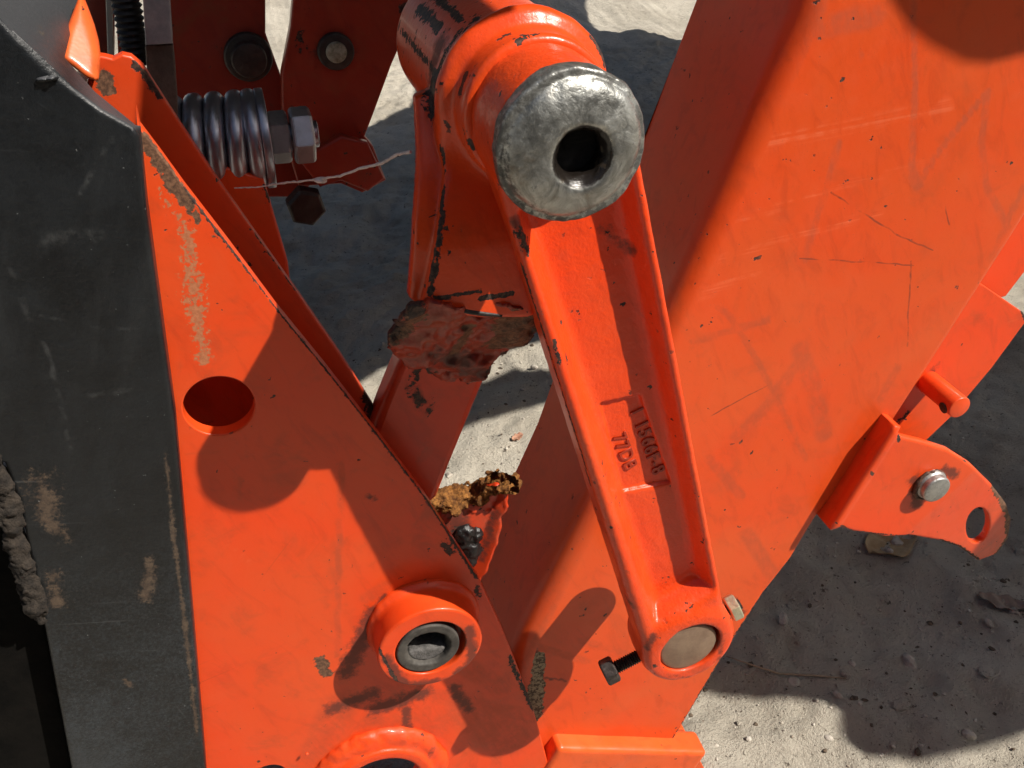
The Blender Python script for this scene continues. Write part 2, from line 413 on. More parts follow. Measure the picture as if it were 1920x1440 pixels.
def steel(name, c1, c2, rough_=(.25, .5), metal=1.0, sc=40, bump_=.0006, dirtc=None, dirt_amt=.5, bsc=None):
    m, nt, b = new_mat(name); N = NT(nt); n1 = N.noise(sc, 6, .65); n2 = N.noise(sc * 7, 4, .6)
    col = N.mix(N.mapr(n1, .35, .65), c1, c2); rg = N.mapr(n2, .3, .7, rough_[0], rough_[1]); mt = metal
    if dirtc:
        dm = N.math('MULTIPLY', N.mapr(N.noise(sc * 1.7, 6, .7, dist=.4), .5, .66), dirt_amt); col = N.mix(dm, col, dirtc); rg = N.mixf(dm, rg, .75); mt = N.mixf(dm, metal, 0.0)
    N.set(b.inputs['Base Color'], col); N.set(b.inputs['Roughness'], rg); N.set(b.inputs['Metallic'], mt)
    N.set(b.inputs['Normal'], N.bump(N.math('ADD', N.math('MULTIPLY', N.noise(bsc or sc * 3, 4, .6), .6), N.math('MULTIPLY', n2, .3)), bump_, 1.0)); return m
def plain(name, c1, c2, rough_=.7, sc=80, bump_=.0008, spec=.4):
    m, nt, b = new_mat(name); N = NT(nt); n1 = N.noise(sc, 6, .65)
    N.set(b.inputs['Base Color'], N.mix(N.mapr(n1, .3, .7), c1, c2)); b.inputs['Roughness'].default_value = rough_; b.inputs['Specular IOR Level'].default_value = spec
    N.set(b.inputs['Normal'], N.bump(N.noise(sc * 3, 5, .65), bump_, 1.0)); return m

# --- layout constants (metres; X along the plates, Y into the machine, Z up)
ZG = -0.60
HX, HZ = 0.1355, 0.3696                      # cross tube axis
YB = 0.015                                   # face of the box beam
LB = np.array([0.2806, -0.1080, -0.1125])    # lever: lower pin, front
LT = np.array([HX, -.1080, HZ])             # lever: upper end, front
LU = (LT - LB) / np.linalg.norm(LT - LB)
LW = np.array([0, -1.0, 0]); LW = LW - LU * LW.dot(LU); LW /= np.linalg.norm(LW)
LV = np.cross(LU, LW); LV = LV if LV[0] > 0 else -LV
LLEN = float(np.linalg.norm(LT - LB))
def lev(px, py, w_=0.0):                      # pixel -> world on the lever's front plane
    return PP(px, py, LB + LW * w_, LW)
def levuv(px, py, w_=0.0):
    q = lev(px, py, w_) - LB; return (q @ LU, q @ LV)

# ================================================================== GROUND
def ground_h(x, y):
    z0 = np.zeros_like(x)
    h = .022 * fbm(x, y, z0, 2.6, 3, 3) + .013 * fbm(x, y, z0 + 5, 9, 3, 11) + .0065 * fbm(x, y, z0 + 9, 34, 3, 21)
    return h
def ground_mesh():
    def axis(a, b, st, far):
        core = list(np.arange(a, b, st)); hi_ = []; v = b; s_ = st
        while v < far: hi_.append(v); s_ *= 1.28; v += s_
        lo_ = []; v = a - st; s_ = st
        while v > -far: lo_.append(v); s_ *= 1.28; v -= s_
        return np.array(lo_[::-1] + core + hi_ + [far])
    X = axis(-.5, 2.3, .009, 400); Y = axis(-.2, 3.6, .010, 400)
    xx, yy = np.meshgrid(X, Y, indexing='ij'); zz = ZG + ground_h(xx, yy) * np.clip(1.5 - .02 * np.hypot(xx, yy), .3, 1)
    V = np.stack([xx.ravel(), yy.ravel(), zz.ravel()], 1); nx, ny = len(X), len(Y)
    i, j = np.meshgrid(np.arange(nx - 1), np.arange(ny - 1), indexing='ij'); a = (i * ny + j).ravel()
    return mesh_np('ground', V, np.stack([a, a + ny, a + ny + 1, a + 1], 1))
def sand_mat():
    m, nt, b = new_mat('sand'); N = NT(nt)
    big = N.noise(3.2, 5, .6); mid = N.noise(26, 6, .65); fine = N.noise(240, 5, .7); gr = N.noise(520, 3, .7)
    col = N.mix(N.mapr(big, .3, .7), (.52, .47, .385), (.68, .625, .525))
    col = N.mix(N.math('MULTIPLY', N.mapr(mid, .5, .8), .5), col, (.27, .225, .17))
    col = N.mix(N.math('MULTIPLY', N.mapr(fine, .58, .70), .75), col, (.13, .10, .075))
    col = N.mix(N.math('MULTIPLY', N.mapr(gr, .66, .74), .5), col, (.62, .57, .48))
    dk = N.math('MULTIPLY', N.mapr(N.noise(70, 5, .75), .61, .67), .8); col = N.mix(dk, col, (.085, .065, .05))
    N.set(b.inputs['Base Color'], col); b.inputs['Roughness'].default_value = .95; b.inputs['Specular IOR Level'].default_value = .15
    h = N.math('ADD', N.math('ADD', N.math('MULTIPLY', mid, 1.0), N.math('MULTIPLY', fine, .55)), N.math('MULTIPLY', gr, .30))
    N.set(b.inputs['Normal'], N.bump(h, .016, 1.0)); return m
M_SAND = sand_mat()
ground = link('ground', ground_mesh(), M_SAND); tag(ground, 'pale sandy ground with clods and scattered debris', kind='structure')
def gz(x, y): return ZG + float(ground_h(np.array([x]), np.array([y]))[0]) * min(1.5, 1.5 - .02 * math.hypot(x, y))
def on_ground(px, py):
    g = G(px, py, ZG)
    for _ in range(4): g = G(px, py, gz(g[0], g[1]))
    return g
def stone_bm(bm, c, r, sd):
    g = np.random.default_rng(sd); r_ = bmesh.ops.create_icosphere(bm, subdivisions=2, radius=1); sc = g.uniform(.6, 1.2, 3); sc[2] *= .7
    for v in r_['verts']:
        d = 1 + .35 * float(vn(v.co.x + sd, v.co.y, v.co.z, 1.6, sd)); v.co = Vector((v.co.x * sc[0] * d * r + c[0], v.co.y * sc[1] * d * r + c[1], v.co.z * sc[2] * d * r + c[2]))
def ico(level):
    b_ = bmesh.new(); bmesh.ops.create_icosphere(b_, subdivisions=level, radius=1); b_.verts.ensure_lookup_table()
    V = np.array([v.co[:] for v in b_.verts]); Fc = np.array([[v.index for v in f.verts] for f in b_.faces]); b_.free(); return V, Fc
def scatter(name, n, rlo, rhi, mat, seed, label, level=2, flat=.65, pw=4):
    g = np.random.default_rng(seed); V, Fc = ico(level); y = np.where(g.random(n) < .35, g.uniform(-.15, 3.4, n), g.uniform(-.1, 1.3, n)); x = g.uniform(-.2, 1.05, n) + .5 * np.maximum(y, 0) * g.uniform(.2, 1.2, n)
    r = rlo + (rhi - rlo) * g.random(n) ** pw; z = ZG + ground_h(x, y) * np.clip(1.5 - .02 * np.hypot(x, y), .3, 1) + r * flat * .35
    sc = g.uniform(.6, 1.25, (n, 1, 3)); sc[:, :, 2] *= flat; A = V[None] * (1 + .22 * np.sin(V[None] @ g.normal(0, 1.6, (n, 3, 1)) + g.uniform(0, 6, (n, 1, 1))) + .15 * np.sin(V[None] @ g.normal(0, 2.6, (n, 3, 1)) + g.uniform(0, 6, (n, 1, 1))))
    A = A * sc * r[:, None, None]; th_ = g.uniform(0, 6.28, n); c, s_ = np.cos(th_)[:, None], np.sin(th_)[:, None]
    B = np.stack([A[:, :, 0] * c - A[:, :, 1] * s_ + x[:, None], A[:, :, 0] * s_ + A[:, :, 1] * c + y[:, None], A[:, :, 2] + z[:, None]], 2)
    Q = (Fc[None] + (np.arange(n) * len(V))[:, None, None]).reshape(-1, 3)
    o = link(name, mesh_np(name, B.reshape(-1, 3), Q), mat, None, False); tag(o, label, kind='stuff'); return o
M_STONE = plain('stone', (.30, .26, .21), (.50, .46, .40), .9, 60)
scatter('gravel', 380, .002, .012, M_STONE, 4, 'small pale pebbles scattered over the sandy ground')
scatter('grit', 4200, .0010, .0042, plain('grit_stone', (.26, .22, .17), (.54, .50, .43), .9, 40), 14, 'fine pale grit lying on the sandy ground', 1)
scatter('litter', 1700, .0010, .0058, plain('debris', (.045, .034, .025), (.15, .11, .075), .9, 120), 9, 'small dark crumbs of soil and bark on the sand', 1, .5)
scatter('clods', 420, .003, .016, M_SAND, 19, 'low clods of sand on the ground', 1, .40)

# a few bigger pieces on the sand
def leaf(name, px, py, L, W, rz, mat, label, cat, curl=.3, seed=0):
    c = on_ground(px, py); n, k = 14, 6; V = []; Fq = []; g = np.random.default_rng(seed)
    for i in range(n + 1):
        t = i / n; wd = W * math.sin(math.pi * min(1, t * .93 + .04)) ** .8
        for j in range(-k, k + 1):
            s_ = j / k; x = (t - .5) * L; y = s_ * wd / 2 * (1 + .12 * math.sin(9 * t + s_ * 2)); z = curl * W * (s_ * s_) * .6 + curl * L * .25 * (t - .5) ** 2 * 2 + .0025 * math.sin(20 * t + 3 * s_)
            V.append((x, y, z + .002))
    mrow = 2 * k + 1
    for i in range(n):
        for j in range(2 * k): a = i * mrow + j; Fq.append((a, a + mrow, a + mrow + 1, a + 1))
    V = np.array(V); cz, sz = math.cos(rz), math.sin(rz); V = np.stack([V[:, 0] * cz - V[:, 1] * sz + c[0], V[:, 0] * sz + V[:, 1] * cz + c[1], V[:, 2] + c[2] + .002], 1)
    o = link(name, mesh_np(name, V, Fq), mat); sm = o.modifiers.new('t', 'SOLIDIFY'); sm.thickness = .0012; return tag(o, label, cat)
M_LEAF = plain('dry_leaf', (.30, .20, .10), (.42, .31, .18), .7, 60); M_LEAF2 = plain('grey_leaf', (.24, .19, .15), (.34, .28, .23), .8, 60)
leaf('dry_leaf', 1668, 1022, .105, .075, .2, M_LEAF, 'curled tan dry leaf on the sand below the orange lug', 'leaf', .22, 1)
leaf('dry_leaf', 1880, 1136, .075, .03, -.7, M_LEAF2, 'grey dry leaf lying on the shaded sand at the right', 'leaf', .35, 2)
leaf('dry_leaf', 970, 823, .028, .016, .5, plain('red_leaf', (.34, .15, .09), (.42, .25, .17), .7), 'small reddish leaf chip on the sunlit sand beside the lever', 'leaf', .3, 3)
tp = [on_ground(a, b) + np.array([0, 0, .006 + .003 * (i % 2)]) for i, (a, b) in enumerate(((1360, 1235), (1410, 1255), (1460, 1268), (1520, 1274), (1585, 1277)))]
tw = tube_path('twig', tp, [.0008, .0012, .0015, .0018, .0012], plain('straw', (.24, .19, .13), (.33, .26, .18), .8)); tag(tw, 'thin dry straw stem lying on the shaded sand', 'twig')

# ================================================================== SIDE PLATE (left, orange)
side = empty('side_plate', (0.05, 0.006, -.40), 'tall orange side plate with a round hole and a bushed boss, beside the black post', 'steel plate')
hb = P(793, 1166, 0.0); BX, BZ = 0.0631, -0.1246; RBO, RBI = .0478, .0322
hole_c = pxz([(411, 762)], 0)[0]
big_c = pxz([(712, 1452)], 0)[0]; small_c = pxz([(505, 1456)], 0)[0]
Ypl = 0.0
sp_marks = dict(
    tan=poly([(352, 430), (356, 500), (366, 570), (378, 640), (382, 680)], 0, 26) + poly([(300, 360), (345, 420)], 0, 12) + poly([(360, 520), (368, 590)], 0, 34),
    rust=poly([(275, 262), (310, 320), (352, 378)], 0, 26) + poly([(352, 378), (372, 415)], 0, 12) + poly([(404, 440), (412, 455)], 0, 6) + poly([(600, 1240), (612, 1262)], 0, 20),
    scuff=poly([(641, 870), (636, 1010), (633, 1180), (634, 1230)], 0, 7) + poly([(640, 1320), (600, 1400)], 0, 50) + poly([(870, 1330), (960, 1390)], 0, 60) + poly([(790, 1200), (940, 1290)], 0, 30)
        + poly([(790, 1300), (1000, 1345)], 0, 26) + poly([(700, 1360), (820, 1365)], 0, 40) + poly([(800, 1330), (795, 1440)], 0, 12) + poly([(690, 1120), (720, 1100)], 0, 22) + poly([(930, 1330), (930, 1440)], 0, 16),
    light=poly([(420, 1010), (470, 1060)], 0, 4),
    dirt=poly([(700, 1150), (650, 1260)], 0, 40) + poly([(620, 1330), (700, 1300)], 0, 34) + poly([(850, 1290), (880, 1330)], 0, 24) + poly([(760, 1330), (770, 1420)], 0, 20) + poly([(705, 1330), (790, 1300)], 0, 40) + poly([(720, 1120), (700, 1160)], 0, 20) + poly([(690, 930), (702, 936)], 0, 12) + poly([(800, 940), (806, 946)], 0, 6)
        + poly([(640, 930), (640, 940)], 0, 5),
    chips=poly([(345, 352), (430, 462), (520, 580)], 0, 5) + poly([(520, 580), (610, 690), (700, 805)], 0, 5) + poly([(700, 805), (800, 935), (895, 1085)], 0, 6) + poly([(832, 1020), (845, 1035)], 0, 15) + poly([(895, 1100), (900, 1120)], 0, 10) + poly([(955, 1230), (968, 1265), (1000, 1330)], 0, 9))
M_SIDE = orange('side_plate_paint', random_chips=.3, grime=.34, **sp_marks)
out = [(255, 205), (262, 238), (300, 288), (345, 350), (430, 460), (520, 580), (610, 690), (700, 805), (800, 936), (900, 1090), (938, 1170), (968, 1244), (1000, 1330), (1022, 1410), (1046, 1500), (1100, 1700), (330, 1700), (240, 1100)]
plate('plate', pxz(out, 0), 0.0, .012, M_SIDE, side, holes=[circ(*hole_c, .0252, 72), circ(BX, BZ, .0395, 64), circ(*big_c, .0405, 64, .01, 3), circ(*small_c, .0165, 40)], bev=.0012, dense=.004)
def boss_fn(x, y, z):
    rr = np.hypot(x - BX, z - BZ); n = .0009 * fbm(x, y, z, 90, 2, 5)
    d = ext(rr - RBO, y, -.033, .006, .0022)
    foot = ext(rr - RBO - .004, y, -.003, .011, .002)
    d = smin(d, foot + n, .009); d = np.maximum(d, y - .0115)
    return smax(d, RBI - rr, .0015)
M_BOSS = orange('boss_paint', random_chips=.25, grime=.2, chips=poly([(745, 1280), (700, 1200)], -.033, 6), dirt=poly([(725, 1235), (760, 1285), (830, 1280)], -.033, 24) + poly([(880, 1180), (885, 1240), (840, 1280)], -.033, 24) + poly([(700, 1130), (690, 1170)], -.01, 22))
surf('boss', boss_fn, (BX - .068, -.036, BZ - .068), (BX + .068, .013, BZ + .068), .0016, M_BOSS, side)
M_BUSH = steel('bushing_steel', (.035, .031, .027), (.08, .072, .062), (.6, .8), .1, 60, .0008, (.05, .045, .04), .6)
M_DUST = plain('packed_dust', (.09, .085, .08), (.16, .15, .145), .95, 260, .002)
M_HOLE = plain('hole_dark', (.006, .005, .005), (.018, .014, .012), .5, 80)  # near black that stands in for the shade inside holes and the crack
bx, bz = BX - .0022, BZ - .0008
def bush_fn(x, y, z):
    rr = np.hypot(x - bx, z - bz); d = ext(rr - .0288, y, -.0325, .012, .0016)
    ir = .0175 + .0010 * fbm(x, y, z, 110, 3, 8) + np.clip(-.032 - y + .008, 0, .01) * .35
    return smax(d, ir - rr, .002)
bush = surf('bushing', bush_fn, (bx - .031, -.035, bz - .031), (bx + .031, .014, bz + .031), .0013, M_BUSH, side)
def dust_fn(x, y, z):
    rr = np.hypot(x - bx, z - bz); d = np.maximum(rr - .0185, np.abs(y + .008) - .020); top = z - (bz - .004) - (y + .028) * -.25 + .0022 * fbm(x, y, z, 130, 3, 4)
    return smax(d, top, .003)
surf('packed_dirt', dust_fn, (bx - .02, -.032, bz - .022), (bx + .02, .014, bz + .012), .0013, M_DUST, side)
plate('bore_back', circ(bx, bz, .030, 32), .011, .003, M_HOLE, side, bev=.0005)
def lip_fn(x, y, z):                                             # weld-built lip round the big lower hole
    rr = np.hypot(x - big_c[0], z - big_c[1]); n = .0016 * fbm(x, y, z, 60, 3, 15) + .001 * vn(x, y, z, 150, 3)
    tube = ext(np.abs(rr - .0465) - .0062, y, -.014, .008, .003)
    bead = np.hypot(rr - .058, (y + .001) * 1.5) - .0125
    d = smin(tube, bead + n, .006)
    for k, (a, b, r) in enumerate(((760, 1382, .0032), (664, 1363, .0022), (690, 1352, .0018), (575, 1412, .0018))):
        q = P(a, b, -.006); d = smin(d, np.sqrt((x - q[0]) ** 2 + (y + .007) ** 2 + (z - q[2]) ** 2) - r, .003)
    return np.maximum(d, y - .0115)
M_LIP = orange('lip_paint', random_chips=.5, grime=.4, scuff=poly([(600, 1400), (690, 1360), (800, 1395)], -.006, 30), dirt=poly([(640, 1375), (700, 1365)], -.006, 14) + poly([(810, 1400), (780, 1450)], -.006, 14), castbump=.5)
surf('weld_lip', lip_fn, (big_c[0] - .078, -.018, big_c[1] - .078), (big_c[0] + .078, .012, big_c[1] + .078), .0018, M_LIP, side)
# stiffener plate standing behind, its welded corner and the curved tab at the top
YS = .052
st = [(150, 190), (168, 140), (184, 104), (197, 106), (212, 110), (228, 102), (246, 106), (268, 124), (284, 150), (340, 236), (400, 326), (480, 440), (560, 552), (640, 668), (700, 762), (716, 800), (800, 960), (600, 1100), (200, 800)]
stz = pxz(st, YS)
M_STIFF = orange('stiffener_paint', random_chips=.6, grime=.3, base=(.66, .05, .008), chips=poly([(250, 118), (272, 140), (300, 180)], YS, 10) + poly([(700, 770), (690, 740)], YS, 24) + poly([(560, 552), (480, 440)], YS, 4) + poly([(690, 790), (700, 800)], YS, 26), rust=poly([(190, 150), (200, 170)], YS, 28), dirt=poly([(270, 130), (300, 170)], YS, 16))
plate('stiffener', stz, YS, .010, M_STIFF, side, bev=.0015, dense=.007)
# ================================================================== BLACK POST
YK = -.028
post = empty('black_post', (-.25, YK, -.40), 'scuffed black steel post with a grey top, left of the orange side plate', 'post')
def black_mat():
    m, nt, b = new_mat('black_paint'); N = NT(nt)
    n1 = N.noise(9, 5, .7, dist=.7); n2 = N.noise(120, 5, .72); n3 = N.noise(520, 4, .75)
    col = N.mix(N.mapr(n1, .35, .7), (.0020, .0026, .0036), (.0060, .0074, .0092))
    gz_ = N.vmath('DOT_PRODUCT', N.pos, (0, 0, 1)); low = N.math('MULTIPLY', N.mapr(gz_, .10, -.08), N.mapr(gz_, -.36, -.16))
    dust = N.math('MULTIPLY', N.mapr(N.math('ADD', N.math('MULTIPLY', n3, .6), N.math('MULTIPLY', n1, .4)), .40, .66), N.math('ADD', N.math('MULTIPLY', low, .75), .14)); col = N.mix(dust, col, (.034, .042, .050))
    smear = N.math('MULTIPLY', N.mapr(N.noise(1, 4, .6, vec=N.stretch((.3, 0, .95), 4, 26)), .55, .78), .45); col = N.mix(smear, col, (.030, .032, .034))
    # thin scratches
    hl = None
    for dd, sd in (((.9, 0, -.2), 2.1), ((.25, 0, -.95), 5.7), ((.6, 0, .75), 9.3)):
        v = N.vmath('ADD', N.stretch(dd, 6, 190), (sd, sd, sd)); t = N.mapr(N.noise(1, 2, .5, vec=v), .72, .79); hl = t if hl is None else N.math('MAXIMUM', hl, t)
    col = N.mix(N.math('MULTIPLY', hl, .35), col, (.09, .095, .10))
    wobv = N.vmath('ADD', N.pos, N.vmath('SCALE', N.vmath('SUBTRACT', N.noise(25, 3, .6, col=True), (.5, .5, .5)), sc=.012))
    scr = caps(N, poly([(80, 590), (190, 615), (280, 615)], YK, 7) + poly([(70, 625), (110, 730), (140, 870)], YK, 8) + poly([(150, 740), (260, 730)], YK, 9) + poly([(150, 360), (210, 265)], YK, 9) + poly([(20, 500), (60, 600)], YK, 10) + poly([(60, 180), (160, 290)], YK, 3) + poly([(90, 450), (180, 440)], YK, 22), wobv)
    col = N.mix(N.math('MULTIPLY', N.math('MULTIPLY', N.mapr(scr, 0, .8), N.mapr(n2, .40, .72)), .5), col, (.055, .057, .058))
    rustm = caps(N, poly([(75, 900), (90, 960)], YK, 50) + poly([(100, 1080), (110, 1130)], YK, 36) + poly([(280, 1050), (275, 1120)], YK, 26) + poly([(310, 850), (325, 1000), (350, 1200), (370, 1380)], YK, 10) + poly([(235, 1275), (245, 1285)], YK, 12) + poly([(80, 970), (130, 1010)], YK, 26)
        + poly([(60, 50), (85, 105)], lambda a, b: PP(a, b, TOPC, TOPN), 20) + poly([(0, 10), (8, 40)], lambda a, b: PP(a, b, TOPC, TOPN), 16) + poly([(100, 60), (115, 80)], lambda a, b: PP(a, b, TOPC, TOPN), 12) + poly([(262, 180), (256, 240)], YK, 9), N.pos)
    rm = N.mapr(N.math('ADD', rustm, N.math('MULTIPLY', N.math('SUBTRACT', N.math('ADD', N.math('MULTIPLY', n3, .5), N.math('MULTIPLY', N.noise(60, 5, .75), .5)), .5), 4.2)), .45, 1.0); rm = N.math('MULTIPLY', rm, N.mapr(rustm, 0, .15))
    rc = N.mix(N.mapr(n2, .3, .7), (.055, .034, .022), (.115, .078, .05)); col = N.mix(N.math('MULTIPLY', rm, .8), col, rc)
    sp = N.mapr(N.noise(330, 2, .5), .75, .78); col = N.mix(N.math('MULTIPLY', sp, .45), col, (.22, .23, .23))
    nz = N.vmath('DOT_PRODUCT', nt.nodes.new('ShaderNodeNewGeometry').outputs['Normal'], (0, 0, 1)); col = N.mix(N.math('MULTIPLY', N.mapr(nz, .35, .8), N.math('SUBTRACT', .95, rm)), col, (.066, .067, .072))  # up-facing grey: settled dust plus sky reflection put into the colour
    N.set(b.inputs['Base Color'], col); rg = N.math('ADD', N.math('MULTIPLY', n2, .30), .24); N.set(b.inputs['Roughness'], N.mixf(rm, rg, .85)); b.inputs['Specular IOR Level'].default_value = .5
    h = N.math('ADD', N.math('MULTIPLY', n2, .5), N.math('MULTIPLY', n3, .25)); N.set(b.inputs['Normal'], N.bump(h, .0010, 1)); return m
# front face outline (on Y = YK), sloped top face rises to the back
TE = [(-60, -25), (22, 62), (75, 122), (130, 162), (190, 205), (250, 238)]
TOPC = P(100, 150, YK)
e1 = P(250, 238, YK) - P(-60, -25, YK); TOPN = np.cross(e1, np.array([0.05, 1.0, .10])); TOPN /= np.linalg.norm(TOPN)
if TOPN[2] < 0: TOPN = -TOPN
M_BLACK = black_mat()
def post_bm():
    bm = bmesh.new(); fr = [P(a, b, YK) for a, b in TE + [(262, 260), (276, 400), (303, 600), (330, 800), (357, 1100), (386, 1440), (405, 1700), (190, 1700), (133, 1440), (84, 1180), (60, 1060), (36, 950), (8, 870), (-60, 850)]]
    v0 = [bm.verts.new(Vector(p)) for p in fr]; n = len(v0); back = []
    for i, p in enumerate(fr):
        if i <= 5: a_, b_ = [(-60, -140), (60, -60), (150, -10), (121, 108), (178, 172), (254, 234)][i]; q = PP(a_, b_, TOPC, TOPN)
        else: q = p + np.array([0, .024, 0])
        back.append(bm.verts.new(Vector(q)))
    bm.faces.new(v0); bm.faces.new(back[::-1])
    for i in range(n): bm.faces.new((v0[i], back[i], back[(i + 1) % n], v0[(i + 1) % n]))
    bmesh.ops.recalc_face_normals(bm, faces=bm.faces[:])
    es = [e for e in bm.edges if (e.verts[0] in v0 and e.verts[1] in v0)]
    bmesh.ops.bevel(bm, geom=es, offset=.004, segments=4, affect='EDGES', profile=.6)
    bmesh.ops.triangulate(bm, faces=[f for f in bm.faces if len(f.verts) > 4])
    return bm
link('post_body', bm_mesh('post_body', post_bm()), M_BLACK, post, True, 40, True)
def wbead(x, y, z):
    d = None; pts = [(-12, 850), (6, 900), (14, 945), (24, 980), (32, 1020), (46, 1060), (58, 1100), (70, 1135), (78, 1158)]
    for k, ((a, b), (c, e)) in enumerate(zip(pts, pts[1:])):
        p = P(a, b, YK + .003); q = P(c, e, YK + .003); v = q - p; t = np.clip(((x - p[0]) * v[0] + (y - p[1]) * v[1] + (z - p[2]) * v[2]) / (v @ v), 0, 1)
        s_ = np.sqrt((x - p[0] - v[0] * t) ** 2 + (y - p[1] - v[1] * t) ** 2 + (z - p[2] - v[2] * t) ** 2) - (.0060 + .0006 * (k % 3)); d = s_ if d is None else smin(d, s_, .014)
    return d + .0012 + .0026 * fbm(x, y, z, 85, 4, 2, .7)
q0 = P(35, 1000, YK)
surf('weld_bead', wbead, q0 - np.array([.045, .016, .10]), q0 + np.array([.045, .025, .10]), .0018, plain('shaded_weld', (.014, .011, .009), (.045, .034, .025), .9, 140, .0025), post)  # weld colour darkened to carry the partial shade over the bead
plate('web_plate', pxz([(-200, 850), (0, 880), (40, 1000), (84, 1180), (133, 1440), (190, 1750), (-300, 1750)], YK + .022), YK + .022, .012, plain('dark_web', (.003, .0028, .0025), (.007, .006, .005), .9, 40, .0008, .08), post)
for a, b in ((82, 148), (98, 146)):
    q = P(a, b, YK); r_ = bmesh.new(); stone_bm(r_, q + np.array([0, 0, 0]), .0032, a); link('spatter', bm_mesh('spatter', r_), M_BLACK, post)
# sunlit curved tab standing against the post's top, with the dark tube behind it
tabm = orange('tab_paint', random_chips=.5, grime=.35, base=(.74, .105, .018), rust=poly([(130, 110), (140, 60)], .02, 8), dirt=poly([(150, 90), (175, 130)], .02, 10))
tq = P(155, 90, .045)
def tab_y(x, z): return tq[1] + ((x - tq[0]) * .42 + (z - tq[2]) * .60) / .68
tab_xz = []
for a, b in ((150, -12), (163, 20), (175, 52), (184, 85), (187, 112), (184, 158), (160, 150), (112, 112), (122, 60)):
    q = P(a, b, tq[1])
    for _ in range(60): q = P(a, b, .6 * q[1] + .4 * float(tab_y(q[0], q[2])))
    tab_xz.append((q[0], q[2]))
def tab_fn(x, y, z): return ext(sd_poly(x, z, tab_xz), (y - tab_y(x, z)) * .68, 0, .012, .005) * .9
q0 = tq
tab = empty('curved_tab', q0, 'bright orange rounded tab in full sun between the black post and the dark tube', 'bracket')
surf('tab', tab_fn, (min(p[0] for p in tab_xz) - .01, tq[1] - .12, min(p[1] for p in tab_xz) - .01), (max(p[0] for p in tab_xz) + .01, tq[1] + .14, max(p[1] for p in tab_xz) + .01), .0017, tabm, tab)

# ================================================================== BOX BEAM (right)
beam = empty('box_beam', (.30, .08, -.40), 'wide orange box beam with scratched sunlit face and shaded left side, right of the cast lever', 'beam')
bm_marks = dict(
    scuff=poly([(1716, 160), (1712, 250), (1710, 345)], YB, 9) + poly([(1712, 330), (1722, 348)], YB, 16) + poly([(1722, 345), (1760, 285), (1800, 235), (1852, 172)], YB, 8) + poly([(1852, 172), (1840, 270), (1850, 350), (1893, 432)], YB, 10)
        + poly([(1572, 270), (1548, 360), (1525, 425), (1510, 490)], YB, 9) + poly([(1345, 575), (1368, 592), (1425, 685), (1490, 815), (1512, 862)], YB, 8) + poly([(1380, 818), (1435, 765), (1490, 690)], YB, 18) + poly([(1500, 655), (1528, 735), (1545, 815)], YB, 26)
        + poly([(1712, 0), (1716, 160)], YB, 8) + poly([(1860, 480), (1920, 350)], YB, 8) + poly([(1650, 750), (1682, 690)], YB, 12) + poly([(1330, 860), (1390, 930)], YB, 14) + poly([(1590, 210), (1600, 160), (1615, 100)], YB, 3) + poly([(1440, 600), (1300, 640)], YB, 10)
        + poly([(1640, 30), (1500, 60)], YB, 30) + poly([(1400, 1000), (1450, 1080)], YB, 20) + poly([(1090, 1200), (1190, 1230)], YB, 10) + poly([(1000, 1210), (1100, 1240)], YB, 12),
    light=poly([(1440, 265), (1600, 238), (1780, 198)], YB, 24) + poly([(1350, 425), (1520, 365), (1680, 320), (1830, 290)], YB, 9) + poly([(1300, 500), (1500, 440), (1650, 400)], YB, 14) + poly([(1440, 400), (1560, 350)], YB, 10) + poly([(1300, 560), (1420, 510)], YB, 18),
    lines=poly([(1708, 490), (1704, 560), (1700, 650)], YB, 2.6) + poly([(1500, 485), (1600, 490), (1712, 498)], YB, 2.2) + poly([(1560, 360), (1680, 440), (1750, 470)], YB, 2.6) + poly([(1300, 795), (1440, 722)], YB, 2.2) + poly([(1765, 355), (1780, 420)], YB, 2.2),
    dirt=poly([(1430, 90), (1380, 200)], .03, 8)
        + poly([(1365, 1130), (1385, 1150)], YB, 26) + poly([(1060, 1275), (1020, 1272)], YB, 7) + poly([(1000, 1215), (1010, 1235)], YB, 12) + poly([(985, 1150), (996, 1160)], YB, 12),
    chips=poly([(1475, 1060), (1430, 1115), (1380, 1190)], YB, 7) + poly([(1380, 1190), (1320, 1290), (1262, 1384)], YB, 7) + poly([(1505, 80), (1490, 110), (1478, 105)], YB, 5) + poly([(1268, 180), (1272, 190)], .13, 7) + poly([(1640, 985), (1655, 990)], YB, 8) + poly([(990, 1140), (1000, 1165)], YB, 7),
    bare=poly([(1012, 1232), (1006, 1285)], YB, 20) + poly([(1006, 1285), (1000, 1345)], YB, 26))
M_BEAM = orange('beam_paint', base=(.68, .064, .0078), random_chips=.15, grime=.24, rough_=.42, streak=(.35, 0, -.93), **bm_marks)
